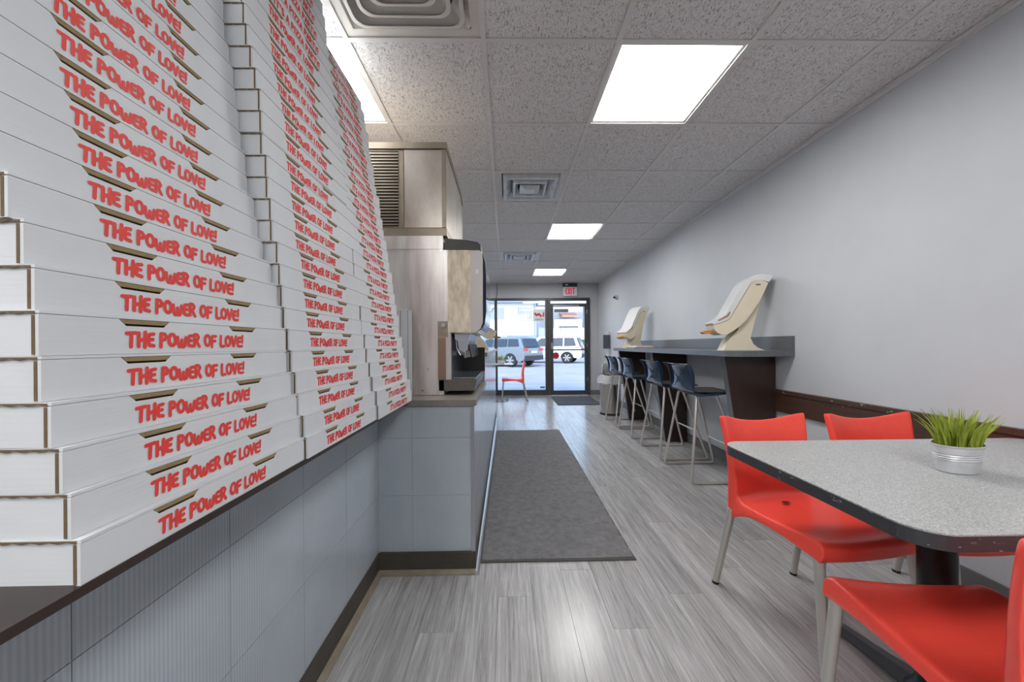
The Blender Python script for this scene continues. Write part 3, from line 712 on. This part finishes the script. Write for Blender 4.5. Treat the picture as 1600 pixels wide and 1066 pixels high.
bm = B(); lathe(bm, [(.014, .4335), (.0142, .4338), (.0, .4338)], (0, .118, 0), 16, 1.25, .8); obj('drain_hole', bm, mat('drain_hole_shadow', '#5a1512', .8), chair)
chair.location = (1.205, 1.40, 0); chair.rotation_euler = (0, 0, math.radians(7))
dup(chair, (1.70, 1.415, 0), math.radians(4), 'red plastic chair beside the chair rail, behind the plant pot')
dup(chair, (1.087, .784, 0), math.radians(173), 'red plastic chair nearest the viewer, seen from behind its seat')
dup(chair, (.13, 7.30, 0), math.radians(-90), 'far red plastic chair in side view before the shop window')

# ---------------------------------------------------------------- dining tables
def table(lab, x0, x1, y0, y1, h, cx, cy):
    t_ = thing('dining_table', lab, 'table', (cx, cy, 0), 'speckled grey tables')
    bm = B(); prism(bm, roundrect(x0, x1, y0, y1, .07, 8), 'z', h-.003, h); obj('table_top', bm, m_lam, t_)
    bm = B(); prism(bm, roundrect(x0-.001, x1+.001, y0-.001, y1+.001, .071, 8), 'z', h-.034, h-.003); obj('edge_band', bm, m_edge, t_)
    bm = B(); tube(bm, [(cx, cy, .06), (cx, cy, h-.05)], .042, 20); obj('column', bm, m_iron, t_, 40)
    bm = B(); box(bm, cx-.17, cx+.17, cy-.025, cy+.025, h-.05, h-.034); box(bm, cx-.025, cx+.025, cy-.17, cy+.17, h-.052, h-.0345); obj('bracket', bm, m_iron, t_)
    bm = B(); lathe(bm, [(.075, .02), (.07, .05), (.05, .075), (.043, .1)], (cx, cy, 0), 20); obj('hub', bm, m_iron, t_, 40)
    for k in range(4):
        a = PI/2*k+.06; d = Vector((math.cos(a), math.sin(a), 0)); n = Vector((-d.y, d.x, 0)); bm = B(); c = Vector((cx, cy, 0)); secs = []
        for r, w, z0, z1 in ((.04, .034, .025, .07), (.16, .026, .022, .052), (.30, .022, .012, .038), (.335, .024, .004, .03)):
            P = c+d*r; secs.append([bm.verts.new(P+n*w+Vector((0, 0, z0))), bm.verts.new(P-n*w+Vector((0, 0, z0))), bm.verts.new(P-n*w*.6+Vector((0, 0, z1))), bm.verts.new(P+n*w*.6+Vector((0, 0, z1)))])
        for A, D in zip(secs, secs[1:]):
            for q in range(4): bm.faces.new((A[q], A[(q+1) % 4], D[(q+1) % 4], D[q]))
        bm.faces.new(secs[0][::-1]); bm.faces.new(secs[-1]); bevel(bm, .004); ft = obj('foot', bm, m_castal, t_, 40)
        P = c+d*.31; bm = B(); lathe(bm, [(.014, 0), (.014, .014)], (P.x, P.y, 0), 10); obj('glide', bm, m_black, ft)
    return t_
table('speckled grey table with chipped dark edge at the right wall', .822, 2.025, .69, 1.378, .735, 1.29, 1.06)
table('far speckled table partly hidden behind the service counter', -1.05, .14, 6.9, 7.55, .735, -.30, 7.2)

# ---------------------------------------------------------------- plants
def plant(lab, x, y, z, s, ang, nb):
    t_ = thing('potted_grass', lab, 'plant', (x, y, z), 'tin pots of artificial grass')
    prof = [(.052, 0), (.056, .002), (.057, .006), (.060, .03), (.0612, .040), (.0645, .0425), (.0618, .046), (.0655, .049), (.0625, .053), (.066, .056), (.0635, .060), (.0672, .063), (.068, .083), (.0715, .086), (.0715, .09), (.068, .09), (.066, .075), (.0, .075)]
    bm = B(); lathe(bm, [(r*s, zz*s) for r, zz in prof], (0, 0, 0), 32, 1.12, .72)
    rot(bm, bm.verts, (0, 0, 0), 'Z', ang); bmesh.ops.translate(bm, verts=bm.verts, vec=(x, y, z)); obj('tin_pot', bm, m_galv, t_, 35)
    bm = B(); lathe(bm, [(.0, .078*s), (.065*s, .078*s), (.065*s, .0785*s)], (0, 0, 0), 24, 1.1, .7, cap=False); rot(bm, bm.verts, (0, 0, 0), 'Z', ang); bmesh.ops.translate(bm, verts=bm.verts, vec=(x, y, z)); obj('soil', bm, m_soil, t_)
    bm = B(); rnd = random.Random(3)
    for k in range(nb):
        a = rnd.uniform(0, 2*PI); r = math.sqrt(rnd.random())
        px, py = .058*s*r*math.cos(a)*1.1, .058*s*r*math.sin(a)*.7
        px, py = px*math.cos(ang)-py*math.sin(ang), px*math.sin(ang)+py*math.cos(ang)
        out = Vector((px, py, 0))/(.06*s)+Vector((rnd.uniform(-.3, .3), rnd.uniform(-.3, .3), 0))
        L = rnd.uniform(.085, .135)*s; w = rnd.uniform(.0018, .0036)*s; lean = rnd.uniform(.25, .85)
        side = Vector((rnd.uniform(-1, 1), rnd.uniform(-1, 1), 0)).normalized(); prev = None
        for q in range(5):
            f = q/4; P = Vector((x+px, y+py, z+.076*s))+out*lean*L*(f**1.7)+Vector((0, 0, L*(f-.12*f*f*out.length)))
            ww = w*(.75+.5*math.sin(PI*min(f+.15, 1)))*(1-f**3)+.0003
            cur = (bm.verts.new(P-side*ww), bm.verts.new(P+Vector((-side.y, side.x, 0))*ww*.5), bm.verts.new(P+side*ww))
            if prev:
                bm.faces.new((prev[0], prev[1], cur[1], cur[0])); bm.faces.new((prev[1], prev[2], cur[2], cur[1]))
            prev = cur
    o = obj('grass_blades', bm, m_grass, t_, 60); o['kind'] = 'stuff'
plant('green grass in an oval tin pot on the near table', 1.325, 1.035, .735, .9, .15, 170)
plant('small tin pot of grass on the far table by the window', -.10, 7.0, .735, 1.0, .3, 60)

# ---------------------------------------------------------------- bar stools
def stool_crown(u, y, z, w, s):
    e = u*u
    return (u*w, y-(.045*e if s < .5 else 0)*(1-s), z+.01*(e-1)*s)
stool_rows = [(-.20, .705, .165, (-.195, .70), 1), (-.205, .715, .175, (-.20, .705), 1), (-.17, .722, .185, (-.17, .71), 1), (-.05, .714, .192, (-.05, .70), 1), (.07, .708, .194, (.07, .69), 1), (.13, .712, .192, (.135, .69), .9),
              (.172, .735, .188, (.168, .715), .5), (.184, .77, .186, (.176, .765), 0), (.186, .82, .184, (.18, .82), 0), (.190, .865, .184, (.186, .865), 0), (.206, .91, .187, (.204, .91), 0), (.226, .945, .190, (.226, .944), 0), (.246, .952, .188, (.246, .95), 0)]
stool = thing('bar_stool', 'navy bar stool nearest the table, first in the row at the bar', 'stool', (0, 0, 0), 'navy stools along the bar')
so = obj('shell', shell(stool_rows, US, stool_crown), m_navy, stool, 180)
md = so.modifiers.new('thick', 'SOLIDIFY'); md.thickness = .009; md.offset = -1
md = so.modifiers.new('smooth', 'SUBSURF'); md.levels = 2; md.render_levels = 2
bm = B(); prism(bm, roundrect(-.165, .165, -.19, .12, .04), 'z', .7165, .7215); obj('seat_pad', bm, m_seat, stool)
for s in (-1, 1):
    pth = fillet([(s*.02, .10, .700), (s*.15, .115, .700), (s*.245, .21, .0115), (s*.245, -.255, .0115), (s*.15, -.045, .700), (s*.02, -.045, .700)], .035, 5)
    bm = B(); tube(bm, pth, .0105, 10); obj('sled_frame', bm, m_tubesteel, stool, 60)
bm = B(); tube(bm, [(-.212, -.18, .265), (.212, -.18, .265)], .008, 10); obj('foot_rest', bm, m_tubesteel, stool, 60)
bm = B(); box(bm, -.15, .15, -.07, .13, .692, .7); bevel(bm, .003); obj('seat_plate', bm, m_black, stool)
SY = (3.055, 3.645, 4.43, 5.03)
stool.location = (1.665, SY[0], 0); stool.rotation_euler = (0, 0, PI/2)
for y, lab in zip(SY[1:], ('navy bar stool second from the table end of the bar', 'navy bar stool third from the table end of the bar', 'navy bar stool at the far end, beside the steel bin')):
    dup(stool, (1.665, y, 0), PI/2, lab)

# ---------------------------------------------------------------- beige countertop machines
def smoothpoly(p): return p
ped = [(-.165, 0), (-.123, .088), (-.07, .145), (.06, .36), (.093, .40), (.093, .378), (.026, .097), (.045, .05), (.077, .02), (.126, 0)]
body = [(.139, .512), (.087, .39), (.04, .31), (-.005, .244), (-.064, .18), (-.116, .142), (-.15, .125), (-.18, .121), (-.215, .137), (-.236, .165), (-.238, .198), (-.186, .213), (-.141, .232), (-.122, .252), (-.108, .277), (.016, .5), (.033, .521), (.055, .531), (.094, .534)]
cover = [(.146, .518), (.172, .563), (.125, .578), (.082, .582), (.05, .577), (.023, .563), (-.008, .54), (-.035, .506), (-.153, .283), (-.185, .252), (-.251, .214), (-.24, .2), (-.186, .215), (-.141, .234), (-.122, .254), (-.108, .279), (.016, .502), (.033, .523), (.055, .533), (.094, .536)]
def machine(lab, loc, rz):
    t_ = thing('countertop_dispenser', lab, 'dispenser', (0, 0, 0), 'beige tilted countertop dispensers')
    w = .1
    bm = B(); prism(bm, ped, 'y', -w*.72, w*.72); bevel(bm, .006); obj('pedestal', bm, m_beige, t_, 35)
    bm = B(); prism(bm, body, 'y', -w, w); bevel(bm, .006); bo = obj('body', bm, m_beige, t_, 35)
    bm = B(); prism(bm, [(x_*.985-.003, z_*.985+.008) for x_, z_ in body], 'y', -w*.98, w*.98); obj('seam', bm, m_beiged, bo)
    bm = B(); prism(bm, cover, 'y', -w*.96, w*.96); bevel(bm, .008); co = obj('cover', bm, m_clear, t_, 35)
    bm = B(); prism(bm, [(-.205, .228), (-.135, .262), (-.12, .295), (-.128, .301), (-.148, .272), (-.21, .237)], 'y', -w*.975, w*.975); obj('label_strip', bm, m_brownlab, co)
    bm = B(); prism(bm, [(-.309, .144), (-.285, .155), (-.225, .162), (-.222, .14), (-.284, .131)], 'y', -.03, .03); bevel(bm, .006); obj('spout', bm, m_orange, t_, 35)
    bm = B(); box(bm, .055, .085, -w-.002, -w+.004, .496, .506); obj('latch', bm, m_beiged, bo)
    t_.location = loc; t_.rotation_euler = (0, 0, rz); return t_
machine('beige tilted dispenser on the near end of the wall bar', (1.875, 2.815, BT), math.radians(-13))
machine('beige tilted dispenser on the far end of the wall bar', (1.80, 4.98, BT), math.radians(22))
machine('beige tilted dispenser on the raised counter ledge beyond the drink machine', (-.365, 4.15, 1.06), PI)
n_ = thing('napkin_tray', 'flat tray of papers lying on the far end of the wall bar', 'tray', (1.74, 4.75, BT))
bm = B(); box(bm, 1.63, 1.93, 4.55, 4.85, BT, BT+.012); bevel(bm, .002); obj('tray', bm, m_brownlab, n_)
for k in range(4):
    bm = B(); box(bm, 1.65+.01*k, 1.90-.012*k, 4.57, 4.83-.01*k, BT+.012+.006*k, BT+.0175+.006*k); obj('paper_stack', bm, m_white, n_)

# ---------------------------------------------------------------- floor mats
mt = thing('floor_mat', 'long charcoal runner mat on the floor beside the counter', 'mat', (.25, 3.2, 0))
bm = B(); nx, ny = 28, 240; X0, X1, Y0, Y1 = -.135, .647, 1.852, 4.65; V = []
rnd = random.Random(2)
for j in range(ny+1):
    row = []
    for i in range(nx+1):
        u, v = i/nx, j/ny; x = X0+(X1-X0)*u+(.018*v); y = Y0+(Y1-Y0)*v
        edge = max(0, (u-.45)/.55)**1.6
        z = .009+.017*edge*(math.sin(y*55+2*math.sin(y*4.1)+x*3)*.5+.5)*math.exp(-.35*(y-Y0))
        z += .0015*math.sin(y*13+x*4)+.0015
        row.append(bm.verts.new((x, y, z)))
    V.append(row)
for A, D in zip(V, V[1:]):
    for i in range(nx): bm.faces.new((A[i], A[i+1], D[i+1], D[i]))
bd = bmesh.ops.extrude_edge_only(bm, edges=[e for e in bm.edges if len(e.link_faces) == 1])
for v in [g_ for g_ in bd['geom'] if isinstance(g_, bmesh.types.BMVert)]: v.co.z = .0005
obj('carpet', bm, m_mat, mt, 60)
for a in ((X0-.012, X1+.014, Y0-.014, Y0+.006), (X0+.006, X1+.03, Y1-.006, Y1+.014)):
    bm = B(); box(bm, *a, .0005, .007); bevel(bm, .002); obj('rubber_edge', bm, m_matedge, mt)
for xa, s in ((X0, -1), (X1, 1)):
    bm = B(); xo = xa+s*.012; lo, hi = sorted((xa-s*.006, xo)); prism(bm, [(lo, Y0), (hi, Y0), (hi+.018, Y1), (lo+.018, Y1)], 'z', .0005, .007); obj('rubber_edge', bm, m_matedge, mt)
m2 = thing('door_mat', 'blue-grey door mat in front of the glass door', 'mat', (1.36, 7.1, 0))
bm = B(); box(bm, .965, 1.75, 6.6, 7.62, .001, .012); bevel(bm, .004); obj('carpet', bm, m_bluemat, m2)
bm = B()
for a in ((.94, .965, 6.575, 7.645), (1.75, 1.775, 6.575, 7.645), (.965, 1.75, 6.575, 6.6), (.965, 1.75, 7.62, 7.645)): box(bm, *a, .001, .006)
obj('rubber_edge', bm, m_matedge, m2)

# ---------------------------------------------------------------- bin, wall fittings, exit sign, stickers
bn_ = thing('steel_bin', 'round stainless bin with a clear plastic liner beyond the stools', 'bin', (1.66, 5.72, 0))
bm = B(); lathe(bm, [(.16, .002), (.165, .012), (.165, .60), (.168, .605), (.168, .62), (.16, .62), (.155, .3), (.0, .29)], (1.66, 5.72, 0), 28); obj('drum', bm, m_bin, bn_, 35)
bm = B(); lathe(bm, [(.167, .015), (.169, .0), (.169, .03), (.167, .03)], (1.66, 5.72, 0), 28, cap=False); obj('base_ring', bm, m_black, bn_, 35)
bm = B(); rnd = random.Random(8); rings = []
for r, z in ((.155, .62), (.17, .632), (.185, .6), (.2, .54), (.215, .50), (.20, .49)):
    rings.append([bm.verts.new((1.66+(r+rnd.uniform(-.02, .02))*math.cos(2*PI*k/26), 5.72+(r+rnd.uniform(-.02, .02))*math.sin(2*PI*k/26), z+rnd.uniform(-.02, .02))) for k in range(26)])
for A, D in zip(rings, rings[1:]):
    for k in range(26): bm.faces.new((A[k], A[(k+1) % 26], D[(k+1) % 26], D[k]))
obj('liner_bag', bm, m_bag, bn_, 25)
bm = B(); lathe(bm, [(.12, .605), (.13, .62), (.13, .78), (.125, .80), (.0, .80)], (1.66, 5.72, 0), 26); obj('hood', bm, m_bin, bn_, 35)
st = thing('sign_stand', 'white wall stand with a dark square panel beside the glass door', 'stand', (1.99, 7.06, .6))
bm = B(); box(bm, 2.0, XW, 7.07, 7.10, .62, 1.37); bevel(bm, .004); obj('back_board', bm, m_white, st)
bm = B(); box(bm, 1.915, 2.045, 7.04, 7.072, 1.03, 1.30); bevel(bm, .006); obj('dark_panel', bm, mat('slate_panel', '#4d5660', .5), st)
bm = B(); box(bm, 1.9, 2.04, 7.0, 7.09, .855, .872); bevel(bm, .003); obj('ledge', bm, m_greypl, st)
bm = B(); box(bm, 1.93, 2.05, 7.045, 7.075, .64, .85); bevel(bm, .004); obj('lower_board', bm, m_white, st)
sc = thing('dome_sensor', 'small white dome fitting high on the right wall above the far stool', 'sensor', (XW, 6.59, 1.99))
bm = B(); disc(bm, (XW-.02, 6.59, 1.99), 'x', .06, .02, 20); bevel(bm, .004); obj('mount', bm, m_white, sc, 40)
bm = B(); lathe(bm, [(.05, 0), (.048, .02), (.038, .038), (.02, .05), (.0, .053)], (0, 0, 0), 20, cap=False); rot(bm, bm.verts, (0, 0, 0), 'Y', -PI/2); bmesh.ops.translate(bm, verts=bm.verts, vec=(XW-.02, 6.59, 1.99)); obj('dome', bm, m_greypl, sc, 60)
bm = B(); tube(bm, [(XW-.06, 6.57, 1.985), (XW-.085, 6.53, 1.97)], .017, 12); obj('lens', bm, m_black, sc, 40)
ex = thing('exit_sign', 'red and white EXIT sign on the wall above the glass door', 'sign', (1.415, YF, 2.3))
bm = B(); box(bm, 1.265, 1.568, YF-.06, YF-.005, 2.19, 2.40); bevel(bm, .006); obj('housing', bm, m_white, ex)
bm = B(); box(bm, 1.258, 1.572, YF-.064, YF-.002, 2.385, 2.468); bevel(bm, .006); obj('battery_box', bm, m_card_blk, ex)
bm = B(); box(bm, 1.31, 1.37, YF-.067, YF-.063, 2.42, 2.445); obj('indicator', bm, m_white, ex)
bm = B(); strokes(bm, 'EXIT', .20, .125, .0105, lambda u, v: (1.317+u, YF-.0615, 2.228+v), .35); obj('lettering', bm, mat('exit_red_glow', '#ff2a36', .4, emit='#ff2a36', estr=.08), ex)
w_ = thing('window_poster', 'small white poster with red print stuck on the shop window', 'poster', (.735, YF+.028, 1.63))
bm = B(); box(bm, .60, .875, YF+.0285, YF+.0298, 1.63, 1.90); obj('sheet', bm, mat('poster_paper', '#d5d8de', .6), w_)
bm = B()
for k, (a, c2, d, e) in enumerate(((.65, .70, 1.75, 1.80), (.69, .76, 1.76, 1.82), (.75, .79, 1.73, 1.79), (.80, .85, 1.74, 1.77), (.82, .85, 1.77, 1.84), (.63, .67, 1.78, 1.83))): prism(bm, roundrect(a, c2, d, e, .012, 2), 'y', YF+.0278, YF+.0284)
obj('red_picture', bm, m_stick, w_)
bm = B(); box(bm, .64, .84, YF+.0278, YF+.0284, 1.665, 1.685); box(bm, .66, .82, YF+.0278, YF+.0284, 1.69, 1.70); obj('small_print', bm, m_bluegrey, w_)
d_ = thing('door_sticker', 'round red sticker on the glass door below the push bar', 'sticker', (1.10, YF+.018, .80))
bm = B(); disc(bm, (1.10, YF+.0185, .87), 'y', .075, -.001, 20); obj('disc', bm, m_stick, d_)
bm = B(); box(bm, 1.05, 1.15, YF+.0165, YF+.0172, .86, .868); box(bm, 1.06, 1.14, YF+.0165, YF+.0172, .878, .884); box(bm, 1.06, 1.14, YF+.0165, YF+.0172, .84, .846); obj('small_print', bm, mat('print_dark_red', '#7d2026', .5), d_)
d2 = thing('door_decal', 'dark strip decal at the top of the door glass', 'decal', (1.23, YF+.018, 1.83))
bm = B(); box(bm, 1.07, 1.385, YF+.0176, YF+.0186, 1.835, 1.905); obj('strip', bm, mat('decal_dark', '#6e747e', .5), d2)
d3 = thing('window_decal', 'tiny dark decal at the bottom corner of the shop window', 'decal', (.79, YF+.028, .15))
bm = B(); box(bm, .75, .85, YF+.0285, YF+.0296, .15, .185); obj('strip', bm, MATS['decal_dark'], d3)
bm = B(); tube(bm, [(-.19, YF-.03, ZC), (-.195, YF-.03, 2.25), (-.225, YF-.035, 2.05), (-.23, YF-.03, 1.98), (-.33, YF-.05, 1.84), (-.42, YF-.06, 1.78)], .006, 8)
tag(obj('hanging_cord', bm, m_black, None, 60, (-.19, YF-.03, ZC)), 'thin black cord hanging from the ceiling before the shop window', 'cord')

# ---------------------------------------------------------------- the street outside
bm = B(); box(bm, -70, 70, YF+.15, 120, -.3, -.06); o = struct('ground', bm, m_asph, 'sunlit parking lot outside the shop window')
bm = B(); box(bm, -30, 30, YF+.15, YF+2.2, -.2, -.015); bevel(bm, .02); struct('pavement', bm, m_kerb, 'concrete pavement just outside the door')
GZ = -.06
bd = thing('white_building', 'white building with barred windows across the parking lot', 'building', (-4, 31, GZ))
bm = B(); box(bm, -22, 2.6, 31, 40, GZ, 5.6); obj('wall', bm, m_stucco, bd)
bm = B(); box(bm, -22.3, 2.9, 30.5, 40, 4.75, 5.15); obj('eave', bm, m_bluegrey, bd)
for a, c2 in ((-6.6, -5.0), (-1.75, -.05), (.9, 2.35)):
    bm = B(); box(bm, a, c2, 30.92, 31.02, 3.25, 4.4); w1 = obj('window', bm, m_white, bd)
    bm = B(); box(bm, a+.08, c2-.08, 30.90, 30.925, 3.33, 4.32); obj('pane', bm, m_winglass, w1)
    for k in range(9):
        xx = a+.1+(c2-a-.2)*k/8; bm = B(); tube(bm, [(xx, 30.86, 3.27), (xx, 30.86, 4.38)], .022, 6); obj('bar', bm, m_white, w1)
bm = B(); box(bm, -22, 2.6, 30.8, 31, 1.1, 1.95); obj('dark_band', bm, m_bluegrey, bd)
bm = B(); box(bm, .1, .0-1.2, 30.7, 30.8, .9, 2.0); obj('white_door', bm, m_white, bd)
bm = B(); tube(bm, [(2.45, 30.85, GZ), (2.45, 30.85, 5.0)], .06, 8); obj('drain_pipe', bm, m_bluegrey, bd)
b2 = thing('porch_building', 'pale building with columns and an orange roof seen through the door', 'building', (7, 38, GZ))
bm = B(); box(bm, 3.0, 22, 40, 48, GZ, 6.6); obj('wall', bm, m_stucco, b2)
bm = B(); prism(bm, [(37.4, 4.15), (40.2, 4.75), (40.2, 4.6), (37.4, 4.0)], 'x', 5.9, 7.6); obj('roof', bm, m_roofo, b2)
for xx in (4.6, 8.4, 9.6, 11.5):
    bm = B(); box(bm, xx-.22, xx+.22, 37.6, 38.0, GZ, 6.2); obj('column', bm, m_bluegrey, b2)
bm = B(); box(bm, 3, 22, 36.9, 38.4, 5.2, 6.4); obj('fascia', bm, m_stucco, b2)
bm = B(); box(bm, 5.0, 7.9, 37.3, 37.36, 2.75, 3.75); sg = obj('sign_board', bm, m_white, b2)
bm = B(); box(bm, 5.5, 7.5, 37.27, 37.3, 2.8, 3.05); obj('sign_letters', bm, mat('sign_dark', '#6a7078', .6), sg)
bm = B(); box(bm, 3.0, 20, 34.9, 35.0, GZ, 1.6); tag(obj('hedge', bm, m_hedge, None, 0, (6, 35, GZ)), 'low clipped hedge behind the white car', 'hedge')
fc = thing('white_fence', 'white board fence behind the white car', 'fence', (6, 34, 1.6))
for k in range(14):
    bm = B(); box(bm, 3.2+k*.55, 3.2+k*.55+.5, 35.2, 35.26, 1.5, 2.75); obj('board', bm, m_white, fc)
bm = B(); box(bm, 3.1, 11, 35.27, 35.32, GZ, 1.6); box(bm, 3.1, 11, 35.27, 35.32, 2.2, 2.3); obj('rail', bm, m_white, fc)

def suv(lab, paint, loc, rz, high=1.68):
    c = thing('parked_car', lab, 'car', (0, 0, 0), 'cars parked outside')
    W = .92; H = high
    # local: +x is the front, z up; length 4.6
    low = [(-2.28, .42), (-2.30, .62), (-2.26, .98), (-2.20, 1.03), (1.15, 1.02), (1.5, .98), (2.15, .88), (2.28, .72), (2.28, .40), (2.1, .30)]
    for cx in (1.42, -1.38):
        for k in range(9):
            a = math.radians(5+170*k/8); low.append((cx+.41*math.cos(a), .33+.41*math.sin(a)))
    low.append((-2.1, .32))
    bm = B(); prism(bm, low, 'y', -W, W); bevel(bm, .03, 2, 30); obj('body', bm, paint, c, 40)
    gh = [(-2.20, 1.0), (-1.92, H-.06), (-1.72, H), (.2, H-.02), (.5, H-.07), (1.22, 1.0)]
    bm = B(); A = [bm.verts.new((x, -W+(.02 if z < 1.1 else .17), z)) for x, z in gh]; D = [bm.verts.new((x, W-(.02 if z < 1.1 else .17), z)) for x, z in gh]
    n = len(gh); bm.faces.new(A); bm.faces.new(D[::-1])
    for i in range(n): bm.faces.new((A[i], D[i], D[(i+1) % n], A[(i+1) % n]))
    bevel(bm, .02); obj('cabin', bm, paint, c, 40)
    sl = .15/(H-1.1)
    for s in (-1, 1):
        for pts in ([(-1.95, 1.1), (-1.80, H-.13), (-1.2, H-.12), (-1.2, 1.08)], [(-1.12, 1.08), (-1.12, H-.12), (-.22, H-.12), (-.22, 1.07)], [(-.14, 1.07), (-.14, H-.12), (.3, H-.14), (.92, 1.07)]):
            bm = B(); P = [Vector((x, s*(W-.028-(z-1.0)*.15/(H-1.0)), z)) for x, z in pts]; Q = [p_+Vector((0, s*.034, 0)) for p_ in P]
            a_ = [bm.verts.new(p_) for p_ in P]; b__ = [bm.verts.new(q_) for q_ in Q]; bm.faces.new(a_); bm.faces.new(b__[::-1])
            for i in range(4): bm.faces.new((a_[i], b__[i], b__[(i+1) % 4], a_[(i+1) % 4]))
            obj('side_window', bm, m_carglass, c)
        for cx in (1.42, -1.38):
            bm = B(); pr_ = [(.36, -.11), (.36, .08), (.335, .11), (.24, .115), (.24, -.11)]
            lathe(bm, pr_, (0, 0, 0), 22); rot(bm, bm.verts, (0, 0, 0), 'X', -s*PI/2); bmesh.ops.translate(bm, verts=bm.verts, vec=(cx, s*(W-.1), .36)); wh = obj('wheel', bm, m_tyre, c, 40)
            bm = B(); lathe(bm, [(.0, .0), (.06, .02), (.06, .0), (.225, .0), (.24, .02)], (0, 0, 0), 20, cap=False)
            rot(bm, bm.verts, (0, 0, 0), 'X', -s*PI/2); bmesh.ops.translate(bm, verts=bm.verts, vec=(cx, s*(W-.005), .36))
            obj('rim', bm, m_card_blk, wh)
            bm = B()
            for k in range(6):
                a = PI/3*k; d = Vector((math.cos(a), 0, math.sin(a))); nn = Vector((-d.z, 0, d.x)); c0 = Vector((cx, s*(W+.02), .36))
                bm.faces.new([bm.verts.new(c0+q_) for q_ in (nn*.03, d*.235+nn*.045, d*.235-nn*.045, -nn*.03)])
            obj('spokes', bm, m_rim, wh)
        bm = B(); box(bm, -2.33, -2.0, s*(W-.02)-.0, s*(W-.30), .86, 1.0); bevel(bm, .02); obj('tail_light', bm, m_tail, c)
        bm = B(); box(bm, .75, .95, s*W, s*(W+.16), 1.02, 1.16); bevel(bm, .03); obj('wing_mirror', bm, paint, c)
        bm = B(); tube(bm, [(-1.6, s*.72, H-.01), (-1.5, s*.72, H+.04), (.0, s*.72, H+.03), (.1, s*.72, H-.03)], .018, 6); obj('roof_rail', bm, m_rim, c)
        for xx in (-.95, .0):
            bm = B(); box(bm, xx, xx+.18, s*W, s*(W+.025), .87, .9); obj('door_handle', bm, m_rim, c)
    bm = B(); P = [(-2.215, -.72, 1.07), (-2.215, .72, 1.07), (-1.98, .64, H-.12), (-1.98, -.64, H-.12)]; Q = [(a-.02, b_, z+.006) for a, b_, z in P]
    a_ = [bm.verts.new(p_) for p_ in P]; b__ = [bm.verts.new(q_) for q_ in Q]; bm.faces.new(a_); bm.faces.new(b__[::-1])
    for i in range(4): bm.faces.new((a_[i], b__[i], b__[(i+1) % 4], a_[(i+1) % 4]))
    obj('rear_window', bm, m_carglass, c)
    bm = B(); box(bm, -2.36, -2.1, -.86, .86, .36, .60); bevel(bm, .04); obj('rear_bumper', bm, m_card_blk, c, 40)
    bm = B(); box(bm, -2.325, -2.29, -.28, .28, .74, .86); obj('number_plate', bm, m_white, c)
    bm = B(); box(bm, -2.32, -2.28, -.6, .6, .9, .93); obj('tailgate_trim', bm, m_rim, c)
    c.location = loc; c.rotation_euler = (0, 0, rz); return c
suv('grey SUV parked outside the shop window, rear corner toward us', m_carg, (-.35, 20.6, GZ), math.radians(143), 1.62)
suv('white SUV parked outside, seen through the glass door', m_carw, (2.78, 23.6, GZ), math.radians(160), 1.72)
suv('far dark car parked at the left beyond the grey SUV', m_carg, (-4.2, 26.5, GZ), math.radians(150), 1.5)
